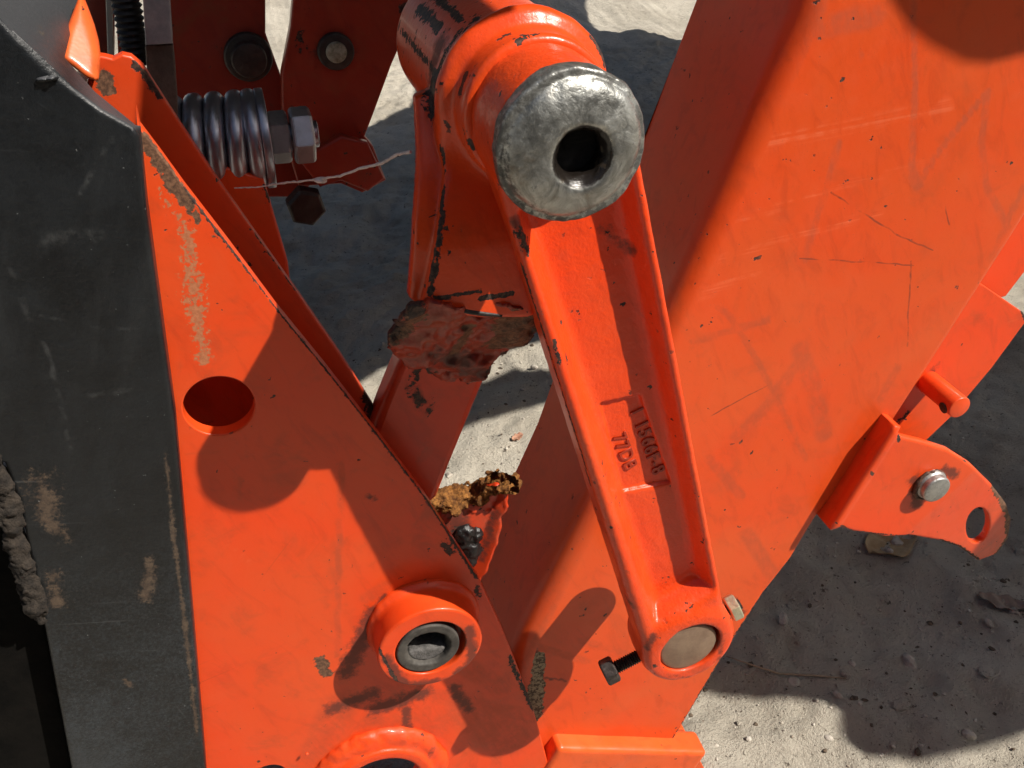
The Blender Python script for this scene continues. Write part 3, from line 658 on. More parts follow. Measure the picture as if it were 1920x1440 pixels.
# trapezoid section: front face, swept back left side, right side
fr_t = [(1622, -420), (1496, 30), (1428, 190), (1362, 345), (1242, 612), (1112, 935), (975, 1205), (880, 1420), (1040, 1500), (1236, 1420), (1262, 1386), (1380, 1190), (1430, 1112), (1482, 1046), (1530, 972), (1676, 790), (1745, 690), (1912, 430), (2300, -200), (2420, -420)]
def beam_bm():
    """front face, rolled left corner (wide radius), rolled right corner, walls and back"""
    bm = bmesh.new(); f = [np.array(P(a, b, YB)) for a, b in fr_t]; n = len(f); D = .128; K = 12
    prof = []
    for i, p in enumerate(f):
        a = f[i - 1] if i > 0 else f[n - 1]; b = f[(i + 1) % n]
        if i <= 7: a = f[max(i - 1, 0)]; b = f[min(i + 1, 7)]; R = .020
        elif 14 <= i: a = f[max(i - 1, 14)]; b = f[min(i + 1, n - 1)]; R = .009 if i > 15 else .005
        else: R = .0012
        t = b - a; t /= np.linalg.norm(t); nn = np.array([-t[2], 0, t[0]])        # inward in the face plane
        c = sum(f) / n
        if nn @ (c - p) < 0: nn = -nn
        row = []
        for k in range(K + 1):
            g = math.pi / 2 * k / K; row.append(p + nn * R * (1 - math.sin(g)) + np.array([0, R * (1 - math.cos(g)), 0]))
        row.append(p + np.array([-.012 if i <= 7 else 0, D, 0])); prof.append([bm.verts.new(Vector(q)) for q in row])
    from mathutils.geometry import delaunay_2d_cdt
    ring = [Vector((r[0].co.x, r[0].co.z)) for r in prof]; rp = [tuple(v) for v in ring]
    gx, gz_ = np.meshgrid(np.arange(min(p[0] for p in rp), max(p[0] for p in rp), .0042), np.arange(min(p[1] for p in rp), max(p[1] for p in rp), .0042)); gx = gx.ravel(); gz_ = gz_.ravel()
    ok = (sd_poly(gx, gz_, rp) < -.002) & (gz_ < .45) & (gz_ > -.45); inner = [Vector((a, b)) for a, b in zip(gx[ok], gz_[ok])]
    vc, ec, fc, ov, oe, of = delaunay_2d_cdt(ring + inner, [(i, (i + 1) % n) for i in range(n)], [], 1, 1e-6)
    vm_ = {}
    for k, src in enumerate(ov):
        hit = [q for q in src if q < n]; vm_[k] = prof[hit[0]][0] if hit else bm.verts.new((vc[k].x, YB, vc[k].y))
    for t3 in fc:
        vs = [vm_[k] for k in t3]
        if len(set(vs)) == len(vs): bm.faces.new(vs)
    bm.faces.new([r[-1] for r in prof][::-1])
    for i in range(n):
        A = prof[i]; B = prof[(i + 1) % n]
        for k in range(K + 1): bm.faces.new((A[k], A[k + 1], B[k + 1], B[k]))
    bmesh.ops.triangulate(bm, faces=[q for q in bm.faces if len(q.verts) > 4])
    return bm
bmm = bm_mesh('shell', beam_bm())
link('shell', bmm, M_BEAM, beam, True, 40)
# bent lug on the beam's right edge
YLUG = YB - .023
def fold_line_d(x, z):
    a = P(1838, 868, YLUG); b = P(1690, 1006, YLUG); e = np.array([b[0] - a[0], b[2] - a[2]]); e /= np.linalg.norm(e); nx, nz = -e[1], e[0]
    s_ = (x - a[0]) * nx + (z - a[2]) * nz
    return s_
FSIGN = 1.0 if fold_line_d(P(1880, 980, YLUG)[0], P(1880, 980, YLUG)[2]) > 0 else -1.0
def lug_y(x, z):
    """front surface depth of the lug: joggle at the left, fold towards the viewer at the right"""
    s_ = FSIGN * fold_line_d(x, z); k = .006
    up_ = np.where(s_ > k, s_ - k / 2, np.where(s_ > 0, s_ * s_ / (2 * k), 0)); y = YLUG + .20 * up_
    return y
lug_px = [(1676, 806), (1692, 819), (1733, 829), (1780, 844), (1821, 870), (1862, 911), (1888, 946), (1897, 975), (1891, 1010), (1870, 1039), (1835, 1052), (1797, 1025), (1762, 1014), (1704, 1004), (1663, 1007), (1602, 997), (1564, 986)]
lug_xz = []
for a, b in lug_px:
    q = P(a, b, YLUG)
    for _ in range(50): q = P(a, b, float(lug_y(q[0], q[2])))
    lug_xz.append((q[0], q[2]))
hole_xz = []
for k in range(36):
    t_ = 2 * math.pi * k / 36; a_, b_ = 1834 + 22 * math.cos(t_) - 4 * math.sin(t_), 985 + 33 * math.sin(t_) + 2 * math.cos(t_); q = P(a_, b_, YLUG)
    for _ in range(50): q = P(a_, b_, float(lug_y(q[0], q[2])))
    hole_xz.append((q[0], q[2]))
qh = P(1834, 985, YLUG)
for _ in range(50): qh = P(1834, 985, float(lug_y(qh[0], qh[2])))
wl_a = P(1676, 806, YLUG); wl_b = P(1562, 988, YLUG); we = np.array([wl_b[0] - wl_a[0], wl_b[2] - wl_a[2]]); we /= np.linalg.norm(we); wn2 = np.array([-we[1], we[0]]); wn2 = wn2 if wn2[0] > 0 else -wn2
wa = np.array([wl_a[0], wl_a[2]]) - we * .004; wbp = np.array([wl_b[0], wl_b[2]]) + we * .006
wall_xz = [tuple(wa), tuple(wbp), tuple(wbp + wn2 * .008 - we * .004), tuple(wa + wn2 * .008)]
def lug_fn(x, y, z):
    d2 = sd_poly(x, z, lug_xz) + .0004 * vn(x, y, z, 260, 3) * (z < P(1600, 990, YLUG)[2] + .02)
    yy = y - lug_y(x, z); d = ext(d2, yy, 0, .0095, .003) * .9
    d = smin(d, ext(sd_poly(x, z, wall_xz), y, YLUG, YB + .012, .003), .004)
    return smax(d, -sd_poly(x, z, hole_xz), .0015)
lx = [p[0] for p in lug_xz]; lz = [p[1] for p in lug_xz]
def lugP(a, b):
    q = P(a, b, YLUG)
    for _ in range(20): q = P(a, b, float(lug_y(q[0], q[2])))
    return q
M_LUG = orange('lug_paint', random_chips=.1, grime=.28, chips=poly([(1540, 968), (1602, 997), (1704, 1004)], lugP, 4) + poly([(1762, 1014), (1797, 1025), (1835, 1050)], lugP, 8) + poly([(1684, 818), (1685, 828)], lugP, 7) + poly([(1807, 858), (1812, 864)], lugP, 6) + poly([(1632, 884), (1636, 890)], lugP, 6),
    rust=poly([(1866, 910), (1890, 960), (1892, 1005), (1868, 1040)], lugP, 15), dirt=poly([(1715, 900), (1720, 945)], lugP, 26) + poly([(1770, 880), (1790, 890)], lugP, 22))
surf('bracket_lug', lug_fn, (min(lx) - .012, -.020, min(lz) - .012), (max(lx) + .008, .085, max(lz) + .012), .0016, M_LUG, beam)
# pin through the lug
M_GREY = steel('bright_pin', (.30, .30, .29), (.42, .42, .40), (.35, .55), .8, 120, .0005, (.12, .10, .085), .5)
lp = P(1757, 919, YLUG - .0115); r_p = .0152
pin = empty('steel_pin', (lp[0], YLUG, lp[2]), 'short grey steel pin standing out of the orange bent lug', 'pin')
lathe('pin_head', [(0, 0), (r_p - .002, 0), (r_p - .0005, .0008), (r_p, .0022), (r_p, .007), (r_p + .0006, .0075), (r_p + .0022, .0105), (r_p + .0022, .0135), (r_p, .015), (r_p, .032), (0, .032)], (lp[0], YLUG - .0125, lp[2]), (0, 1, 0), M_GREY, pin)
wq = np.array([lp[0] - .001, YLUG - .0015, lp[2] - .001])
def ringw(x, y, z):
    rr = np.hypot(x - wq[0], z - wq[2]); return np.hypot(rr - .0172, y - wq[1]) - .0021 + .0013 * fbm(x, y, z, 150, 3, 6)
surf('weld_ring', ringw, wq - np.array([.024, .006, .024]), wq + np.array([.024, .006, .024]), .0011, plain('grimy_weld', (.03, .02, .016), (.13, .055, .03), .7, 150), pin)

# flat bar behind the beam's right edge, with its stub
YF = .050
fb = empty('flat_bar', P(1800, 650, YF), 'orange flat bar behind the right edge of the box beam, with a drilled stub', 'steel bar')
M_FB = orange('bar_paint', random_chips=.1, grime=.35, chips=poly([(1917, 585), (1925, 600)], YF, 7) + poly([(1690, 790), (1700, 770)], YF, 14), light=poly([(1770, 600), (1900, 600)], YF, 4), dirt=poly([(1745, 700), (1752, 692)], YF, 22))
plate('bar', pxz([(1780, 500), (1846, 536), (1919, 586), (1926, 600), (1860, 690), (1780, 785), (1735, 828), (1640, 940), (1560, 860)], YF), YF, .010, M_FB, fb, dense=.009)
M_STUB = orange('stub_paint', grime=.35, chips=poly([(1735, 705), (1760, 700)], .02, 10))
s0 = P(1800, 765, YF - .050); cyl('pin_stub', (s0[0], YF - .050, s0[2]), (s0[0], YF + .01, s0[2]), .0118, M_STUB, fb, 40, .0012)
sh_ = np.array(P(1781, 745, YF - .045)); cyl('cross_hole', (s0[0] - .0112, YF - .041, s0[2] - .0035), (s0[0] - .0121, YF - .041, s0[2] - .0037), .0058, M_HOLE, fb, 24, .0002)  # dark disc on the stub in place of a drilled hole
bk = empty('backing_plate', P(1920, 480, .075), 'orange plate edge behind the upper end of the flat bar at the right', 'steel plate')
plate('plate', pxz([(1800, 560), (1870, 560), (1886, 556), (1925, 505), (2000, 400), (2100, 200), (1950, 250)], .072), .072, .010, M_FB, bk)

# ledge below the beam
ledge_o = P(1150, 1380, YB)
M_LEDGE = orange('ledge_paint', random_chips=.3, grime=.3, base=(.74, .085, .013), scuff=poly([(1270, 1405), (1320, 1410)], -.01, 18))
ld = empty('foot_bracket', (ledge_o[0], -.01, ledge_o[2] - .06), 'orange rounded foot bracket under the lower end of the box beam', 'bracket')
la = P(1046, 1406, -.004); lb_ = P(1326, 1414, -.004); le_ = lb_ - la; LL = np.linalg.norm(le_); le_ /= LL; lz_ = np.array([-le_[2], 0, le_[0]]); lz_ = lz_ if lz_[2] > 0 else -lz_
def ledge_fn(x, y, z):
    a = (x - la[0]) * le_[0] + (z - la[2]) * le_[2]; b = (x - la[0]) * lz_[0] + (z - la[2]) * lz_[2]
    q = np.stack([np.abs(a - LL / 2) - LL / 2, np.abs(y - .012) - .017, np.abs(b + .028) - .031], 0) + .006
    return np.sqrt((np.maximum(q, 0) ** 2).sum(0)) + np.minimum(q.max(0), 0) - .006 + .0005 * fbm(x, y, z, 40, 2, 3)
surf('bracket', ledge_fn, (min(la[0], lb_[0]) - .02, -.027, min(la[2], lb_[2]) - .075), (max(la[0], lb_[0]) + .02, .035, max(la[2], lb_[2]) + .012), .0022, M_LEDGE, ld)
plate('tab', pxz([(1230, 1372), (1282, 1366), (1300, 1400), (1330, 1460), (1230, 1460)], .05), .05, .012, M_LEDGE, ld)

# ================================================================== LEVER ARM (cast)
lever = empty('lever_arm', LB, 'long orange cast lever with raised rims and lettering, hanging from the steel shaft end', 'lever')
oL = [levuv(a, b) for a, b in ((925, 310), (958, 440), (1000, 570), (1045, 706), (1098, 880), (1150, 1050), (1192, 1185), (1210, 1230))]
oR = [levuv(a, b) for a, b in ((1205, 330), (1240, 480), (1280, 660), (1322, 900), (1356, 1115), (1374, 1190))]
iL = [levuv(a, b) for a, b in ((1000, 470), (1052, 600), (1115, 760), (1168, 940), (1222, 1130))]
iR = [levuv(a, b) for a, b in ((1188, 400), (1236, 600), (1274, 800), (1314, 1010), (1332, 1110))]
def fit(pts): A = np.array(pts); return np.polyfit(A[:, 0], A[:, 1], 1)
fL, fR, gL, gR = fit(oL), fit(oR), fit(iL), fit(iR)
U0 = levuv(1278, 1120)[0]
body = [(-.002, np.polyval(fL, -.002) + .002), (LLEN + .0, np.polyval(fL, LLEN)), (LLEN + .0, np.polyval(fR, LLEN)), (-.002, np.polyval(fR, -.002) - .002)]
rec = [(.052, np.polyval(gL, .052)), (LLEN - .052, np.polyval(gL, LLEN - .052)), (LLEN - .052, np.polyval(gR, LLEN - .052)), (.060, np.polyval(gR, .06))]
pad = [levuv(a, b, -.020) for a, b in ((1126, 757), (1200, 742), (1258, 905), (1168, 922))]
RH = .0428
pc = levuv(1294, 1213, .001)
def lever_fn(u, v, w_):
    d = ext(sd_poly(u, v, body), w_, -.036, 0, .008)
    hub = ext(np.hypot(u - pc[0] * .5, v - pc[1] * .5) - RH, w_, -.046, .002, .007)
    tb = np.hypot(u - LLEN, v); top = ext(tb - .0400, w_, -.048, .036, .003)
    d = smin(d, hub, .010); d = smin(d, top, .010)
    depth = .0200
    dr = sd_poly(u, v, rec) - .0065
    hubd = np.hypot(u - pc[0] * .5, v - pc[1] * .5) - RH
    dw = (dr - .55 * w_) / 1.14; cut = smax(smax(dw, -(w_ + depth), .006), -(hubd - .002), .014)
    topd = tb - .047; cut = smax(cut, -topd, .010)
    d = smax(d, -cut, .006)
    pd = np.maximum(np.maximum(sd_poly(u, v, pad) , -(w_ + depth + .0030)), w_ + depth - .004); d = smax(d, -pd, .0012)
    bore = .0287 - np.hypot(u - pc[0], v - pc[1]); d = smax(d, bore, .0018); d = smax(d, .034 - tb, .001)
    d = d + .00022 * fbm(u, v, w_, 120, 2, 5)
    return d
def lev_w(X): return LB + X[:, :1] * LU + X[:, 1:2] * LV + X[:, 2:3] * LW
lv_marks = dict(chips=poly([(955, 450), (1000, 560), (1045, 700), (1100, 880)], lambda a, b: lev(a, b, -.006), 7) + poly([(1000, 470), (985, 440)], lev, 34) + poly([(1012, 515), (1038, 585)], lev, 15) + poly([(1040, 640), (1050, 690)], lev, 12) + poly([(985, 500), (1002, 540)], lambda a, b: lev(a, b, -.006), 12) + poly([(1210, 480), (1216, 490)], lev, 8) + poly([(1235, 570), (1222, 545)], lev, 7) + poly([(1262, 720), (1266, 735)], lev, 10)
        + poly([(1080, 480), (1085, 490)], lambda a, b: lev(a, b, -.016), 7) + poly([(1145, 470), (1140, 440), (1160, 450)], lambda a, b: lev(a, b, -.016), 16) + poly([(1098, 880), (1108, 910)], lambda a, b: lev(a, b, -.008), 8) + poly([(1218, 535), (1222, 590)], lambda a, b: lev(a, b, -.012), 6) + poly([(1190, 360), (1205, 380)], lev, 22),
    dirt=poly([(1130, 430), (1180, 470)], lambda a, b: lev(a, b, -.016), 26) + poly([(1215, 1165), (1180, 1120)], lambda a, b: lev(a, b, -.006), 16) + poly([(1250, 1262), (1300, 1270)], lev, 10) + poly([(1355, 1180), (1345, 1240)], lev, 12) + poly([(1225, 1190), (1215, 1215)], lev, 14) + poly([(970, 420), (1060, 440)], lev, 30),
    scuff=poly([(1270, 1250), (1330, 1255)], lev, 16) + poly([(1250, 640), (1290, 800)], lev, 14))
M_LEVER = orange('lever_paint', base=(.74, .050, .006), random_chips=.45, grime=.15, rough_=.36, castbump=.8, **lv_marks)
surf('casting', lever_fn, (-.052, -.062, -.052), (LLEN + .050, .066, .040), .0019, M_LEVER, lever, lev_w)
# lettering cast in the pad (two lines, reading down the lever)
M_LETTER = orange('letter_paint', base=(.34, .026, .007), grime=.9)
def lettering(txt, px, py, size):
    cu = bpy.data.curves.new('t', 'FONT'); cu.body = txt; cu.size = size; cu.extrude = .0009; cu.bevel_depth = .00025; cu.space_character = 1.12
    co = bpy.data.objects.new('t', cu); COL.objects.link(co); dg = bpy.context.evaluated_depsgraph_get(); dg.update()
    me = bpy.data.meshes.new_from_object(co.evaluated_get(dg)); bpy.data.objects.remove(co)
    c = lev(px, py, -.0200 - .0030)
    a = levuv(1160, 790, -.018); b = levuv(1200, 930, -.018); xd = np.array(lev(1234, 880, -.018)) - np.array(lev(1190, 755, -.018)); xd /= np.linalg.norm(xd)
    yd = np.cross(LW, xd); M4 = Matrix(((xd[0], yd[0], LW[0], c[0]), (xd[1], yd[1], LW[1], c[1]), (xd[2], yd[2], LW[2], c[2]), (0, 0, 0, 1)))
    me.transform(M4); me.materials.clear(); return link('raised_lettering', me, M_LETTER, lever, False)
lettering('1 1566F-8', 1180, 768, .0158)
lettering('77DB', 1148, 818, .0152)
# pivot pin
pcw = LB + LU * pc[0] + LV * pc[1] + LU * -.0008 + LV * -.0012
M_PIN = steel('worn_pin', (.22, .145, .10), (.30, .21, .145), (.45, .6), .45, 45, .0003, (.20, .13, .09), .5)
pp = empty('pivot_pin', pcw, 'brownish steel pivot pin end in the lower eye of the cast lever', 'pin')
lathe('pin_end', [(0, 0), (.0245, 0), (.0262, .0006), (.0272, .0018), (.0272, .09), (0, .09)], pcw + LW * .0005, -LW, M_PIN, pp, 64)
# clamp bolt through the lower eye
ba = lev(1146, 1256, -.020); bb = lev(1372, 1140, -.020); bd = (bb - ba) / np.linalg.norm(bb - ba)
M_BOLT = steel('black_bolt', (.035, .028, .025), (.07, .055, .05), (.4, .6), .6, 90, .0006, (.12, .10, .09), .4)
M_ZINC = steel('zinc_nut', (.50, .49, .34), (.62, .60, .45), (.3, .5), .8, 70, .0005, (.30, .26, .14), .4)
bolt = empty('clamp_bolt', ba, 'dark threaded clamp bolt sticking out left of the lever eye', 'bolt')
hexnut('head', ba - bd * .008, bd, .021, .0125, M_BOLT, bolt, .5)
prof = [(0, .003)]
z = .004
while z < .055: prof += [(.0062, z), (.0049, z + .0011)]; z += .0022
prof += [(.0049, .13), (0, .13)]
lathe('thread', prof, ba, bd, M_BOLT, bolt, 24, 20)
hexnut('nut', bb - bd * .004, bd, .022, .010, M_ZINC, bolt, .25)

# ================================================================== CROSS TUBE AND SHAFT END
tube = empty('cross_tube', (HX, .0, HZ), 'thick orange cross tube with rolled weld bead, paint chipped off along its left side', 'tube')
def tubeP(yy, r):           # pixel -> point on cylinder is awkward: use angle instead
    return lambda ang: (HX + r * math.cos(ang), yy, HZ + r * math.sin(ang))
def tarc(yy, r, a0, a1, w_, n=5):
    ps = [tubeP(yy, r)(math.radians(a0 + (a1 - a0) * i / n)) for i in range(n + 1)]
    return [(a, b, w_) for a, b in zip(ps, ps[1:])]
def tline(y0, y1, r, ang, w_): f = math.radians(ang); return [((HX + r * math.cos(f), y0, HZ + r * math.sin(f)), (HX + r * math.cos(f), y1, HZ + r * math.sin(f)), w_)]
WY = -.091
web_px = [(822, 160), (826, 250), (834, 330), (818, 450), (801, 545), (793, 575), (840, 590), (905, 598), (990, 597), (1004, 592), (1004, 560), (985, 490), (972, 430), (955, 340), (960, 260), (960, 160)]
wzA = P(900, 170, -.055)[2]; wzB = P(900, 470, WY)[2]
def web_y(x, z): t = np.clip((wzA - z) / (wzA - wzB), 0, 1); return WY + .040 * (1 - t) ** 1.6
def webP(a, b, off=0.0):
    q = P(a, b, WY)
    for _ in range(50): q = P(a, b, .5 * q[1] + .5 * (float(web_y(q[0], q[2])) + off))
    return q
web = [(webP(a, b)[0], webP(a, b)[2]) for a, b in web_px]
strip = [(webP(a, b, .012)[0], webP(a, b, .012)[2]) for a, b in [(776, 180), (782, 300), (776, 420), (768, 560), (792, 575), (801, 545), (818, 450), (834, 330), (826, 250), (822, 160)]]
webP_ = lambda a, b: webP(a, b)
WYc = -.091
t_chips_groove = poly([(824, 200), (828, 260), (832, 335), (818, 450), (801, 548)], webP_, 9) + poly([(795, 500), (785, 400)], webP_, 12) + poly([(832, 400), (818, 500), (806, 555)], webP_, 10) + poly([(815, 560), (900, 545)], webP_, 9) + poly([(900, 560), (960, 550)], webP_, 10) + poly([(800, 200), (815, 250)], WYc, 14) + poly([(800, 270), (806, 300)], WYc, 14) + tarc(-.045, .052, 118, 190, .008) + tline(-.03, .06, .05, 125, .006) + tline(-.01, .05, .05, 140, .009) + tarc(-.083, .046, 150, 165, .006, 2) + tarc(-.083, .046, 108, 114, .005, 1) + tarc(-.062, .055, 60, 75, .005, 2) + tarc(-.05, .052, 150, 200, .010) + tline(-.04, .07, .05, 165, .005) + tarc(-.06, .055, 92, 104, .004, 2) + tarc(-.07, .053, 20, 40, .004, 2)  # first run paints the groove's shade as chips; the rest is chipped paint
M_TUBE = orange('tube_paint', random_chips=.9, grime=.25, rough_=.3, chips=t_chips_groove, dirt=tarc(-.03, .05, 150, 200, .02) + tarc(-.12, .043, 130, 175, .012), castbump=.4)
def tube_fn(x, y, z):
    rr = np.hypot(x - HX, z - HZ); n = .0007 * fbm(x, y, z, 60, 2, 2)
    d = ext(rr - .0485, y, -.060, .085, .003)
    bead = np.hypot(rr - .0455, (y + .066)) - .0085; d = smin(d, bead + n, .004)
    neck = ext(rr - .0445, y, -.098, -.05, .004); d = smin(d, neck, .006)
    wb = ext(sd_poly(x, z, web), y - (web_y(x, z) - WY), WY, WY + .012, .003) * .75; d = smin(d, wb, .010)
    # flank turned a little to the left
    xe = P(812, 400, WY)[0]; yy = y - np.clip(xe - x, 0, .05) * .35 - (web_y(x, z) - WY)
    fl = ext(sd_poly(x, z, strip), yy, WY + .007, WY + .018, .002) * .75; d = smin(d, fl, .002)
    return d * .9
surf('tube', tube_fn, (HX - .105, -.122, P(900, 640, WY)[2]), (HX + .060, .088, HZ + .058), .0021, M_TUBE, tube)
# torn lower end of the web: crumpled plate leaning back, rusty edges
def torn():
    outl = [(722, 628), (745, 600), (765, 572), (800, 570), (850, 575), (905, 585), (960, 572), (985, 575), (1008, 592), (1004, 622), (985, 645), (955, 662), (930, 682), (915, 694), (896, 712), (878, 722), (862, 708), (838, 712), (810, 704), (780, 690), (752, 668), (738, 655)]
    yt, yb = WY - .006, -.012
    def Yat(b): return yt + (yb - yt) * np.clip((b - 572) / 150, -.1, 1.05)
    pts = [P(a, b, Yat(b)) for a, b in outl]
    xz = [(p[0], p[2]) for p in pts]; xs = [p[0] for p in xz]; zs = [p[1] for p in xz]; ztop = P(860, 572, yt)[2]; zbot = P(878, 722, yb)[2]
    def fn(x, y, z):
        t = (ztop - z) / (ztop - zbot); yc = yt + (yb - yt) * t + .007 * fbm(x, z, z * 0, 30, 4, 4, .62) + .004 * np.sin((x * .8 + z) * 120) * np.clip(t, 0, 1)
        d2 = sd_poly(x, z, xz) + .0030 * fbm(x, y, z, 90, 4, 6, .65); return ext(d2, y - yc, -.003, .004, .0008) * .42
    edge = [(a, b) for a, b in outl]
    cl = [(tuple(p), tuple(q), .006) for p, q in zip(pts[7:15], pts[8:16])] + [(tuple(pts[0]), tuple(pts[2]), .012), (tuple(pts[2]), tuple(P(780, 580, yt)), .012), (tuple(pts[18]), tuple(pts[21]), .006)]
    rr = [(tuple(P(735, 620, Yat(620))), tuple(P(772, 585, Yat(585))), .016), (tuple(P(960, 600, Yat(600))), tuple(P(940, 650, Yat(650))), .022), (tuple(P(985, 600, Yat(600))), tuple(P(975, 640, Yat(640))), .018), (tuple(P(880, 610, Yat(610))), tuple(P(850, 660, Yat(660))), .008)]
    mt = orange('torn_paint', base=(.26, .020, .006), random_chips=.7, grime=.8, chips=cl, rust=rr, dirt=[(tuple(P(800, 640, Yat(640))), tuple(P(900, 700, Yat(700))), .02)], castbump=1.0)
    surf('torn_flange', fn, (min(xs) - .008, yt - .03, min(zs) - .008), (max(xs) + .008, yb + .03, max(zs) + .008), .0017, mt, tube)
    # open crack above it
    bm = bmesh.new()
torn()
cr = [webP(a, b, .0042) for a, b in ((832, 570), (850, 574), (880, 580), (910, 584), (938, 587))]
# dark tube just proud of the web, standing in for the crack's shade
tube_path('crack', [c + np.array([0, -.0035, 0]) for c in cr], [.0008, .0016, .0018, .0018, .0012], M_HOLE, tube, 10)
# hammered steel shaft end
shaft = empty('shaft_end', (HX, -.150, HZ), 'hammered grey steel shaft end with a greasy centre hole, above the cast lever', 'shaft')
def shaft_mat():
    m, nt, b = new_mat('hammered_steel'); N = NT(nt)
    n1 = N.noise(55, 6, .65, dist=.8); n2 = N.noise(160, 5, .7); n3 = N.noise(700, 3, .6)
    col = N.mix(N.mapr(n1, .35, .68), (.20, .20, .185), (.46, .465, .44))
    pr_ = N.vmath('DISTANCE', N.vmath('MULTIPLY', N.pos, (1, 0, 1)), (HC[0], 0, HC[1])); hol = N.mapr(pr_, .0200, .0138)
    pc_ = N.vmath('DISTANCE', N.vmath('MULTIPLY', N.pos, (1, 0, 1)), (HX, 0, HZ)); rim = N.mapr(pc_, .033, .040)
    dm = N.math('MAXIMUM', N.math('MULTIPLY', N.mapr(N.math('ADD', n2, N.math('MULTIPLY', rim, .20)), .58, .74), .75), N.mapr(N.math('ADD', hol, N.math('MULTIPLY', N.math('SUBTRACT', n2, .5), .9)), .35, .62))
    col = N.mix(dm, col, (.014, .011, .009)); wr = N.math('MULTIPLY', N.mapr(N.noise(38, 5, .7), .55, .7), .45); col = N.mix(wr, col, (.17, .12, .07))
    N.set(b.inputs['Base Color'], col); N.set(b.inputs['Metallic'], N.mixf(dm, .85, .1)); N.set(b.inputs['Roughness'], N.mixf(hol, N.mapr(n2, .3, .7, .28, .52), .22))
    h = N.math('ADD', N.math('MULTIPLY', n1, 1.0), N.math('ADD', N.math('MULTIPLY', n2, .5), N.math('MULTIPLY', n3, .10))); N.set(b.inputs['Normal'], N.bump(h, .0009, 1)); return m
HC = tuple(P(1090, 292, -.160)[[0, 2]])
def cap_fn(x, y, z):
    rr = np.hypot(x - HX, z - HZ); th = np.arctan2(z - HZ, x - HX)
    Rn = .0392 + .0005 * np.sin(3 * th + 1) + .0006 * vn(th * 3, th * 0, th * 0, 1.3, 3)
    dome = -.1640 + .008 * np.clip(rr / .040, 0, 1.3) ** 3.6 + .0005 * fbm(x, y, z, 60, 3, 12)
    d = smax(rr - Rn - .0006 * fbm(x, y, z, 120, 2, 3), dome - y, .006); d = smax(d, y + .1405, .002)
    lip = ext(rr - .0420 - .0004 * np.sin(3 * th + 2) - .0006 * vn(x, y, z, 60, 8), y, -.1555 + .0016 * np.sin(2 * th + .6), -.1440, .0022) + .0006 * fbm(x, y, z, 140, 2, 8); d = smin(d, lip, .0012)
    rh = np.hypot(x - HC[0], z - HC[1]); ir = .0122 + np.clip(-.156 - y, 0, .02) * .55 + .0006 * fbm(x, y, z, 200, 2, 7)
    pit = smax(ir - rh, -(y + .1435) * -1 - .0, .001)          # bottomed hole
    hole = smax(rh - ir, y + .1455 + .0012 * fbm(x, y, z, 260, 2, 2), .003)
    d = smax(d, -hole, .004); d = np.minimum(d, ext(rr - .0345, y, -.1445, -.09, .001))
    return d
surf('shaft_head', cap_fn, (HX - .049, -.171, HZ - .049), (HX + .049, -.088, HZ + .049), .0013, shaft_mat(), shaft)
lathe('hole_grease', [(0, 0), (.010, .0004), (.0134, .0012), (.0134, .004), (0, .004)], (HC[0], -.1490, HC[1]), (0, 1, 0), plain('black_grease_hole', (.004, .003, .003), (.012, .010, .009), .25, 200, .003, .6), shaft, 28)

# bar hanging behind the torn flange
YU = .036
sb = empty('support_bar', P(800, 930, YU), 'dark red hanging bar below the torn flange of the cross tube', 'steel bar')
M_SB = orange('support_paint', base=(.60, .042, .008), random_chips=.4, grime=.4, chips=poly([(780, 690), (770, 740), (800, 760)], YU, 16) + poly([(790, 750), (800, 770)], YU, 14), dirt=poly([(770, 720), (800, 770)], YU, 20))
plate('bar', pxz([(772, 640), (745, 690), (712, 770), (690, 830), (700, 880), (770, 980), (820, 935), (850, 860), (920, 690), (935, 640)], YU), YU, .028, M_SB, sb, bev=.007, dense=.009)

# broken lower bracket with rusty torn top and grease
YR = .058
br = empty('broken_bracket', P(870, 1060, YR), 'broken orange bracket stump with rusty torn top edge and black grease', 'bracket')
br_xz = rough(pxz([(770, 956), (800, 952), (850, 946), (895, 940), (914, 922), (932, 912), (946, 914), (952, 922), (946, 955), (925, 1020), (896, 1092), (860, 1120), (760, 1050)], YR), .0010, .006, 3)
def br_fn(x, y, z):
    cut = P(925, 950, YR)[0] + (z - P(925, 950, YR)[2]) * -.0
    d2 = sd_poly(x, z, br_xz); k = np.clip((x - (cut - (P(925, 950, YR)[2] - z) * .35)) , 0, .03)
    return ext(d2, y + k * .6, YR, YR + .020, .003) * .85 + .0012 * fbm(x, y, z, 110, 3, 9) * (z > P(900, 960, YR)[2])
bxs = [p[0] for p in br_xz]; bzs = [p[1] for p in br_xz]
M_BR = orange('bracket_paint', base=(.56, .042, .009), random_chips=.9, grime=.5, chips=poly([(860, 1000), (890, 1030)], YR, 30) + poly([(940, 960), (915, 1030)], YR, 12), scuff=poly([(840, 980), (930, 990)], YR, 40), dirt=poly([(860, 960), (850, 1010)], YR, 50) + poly([(930, 960), (905, 1040)], YR, 22))
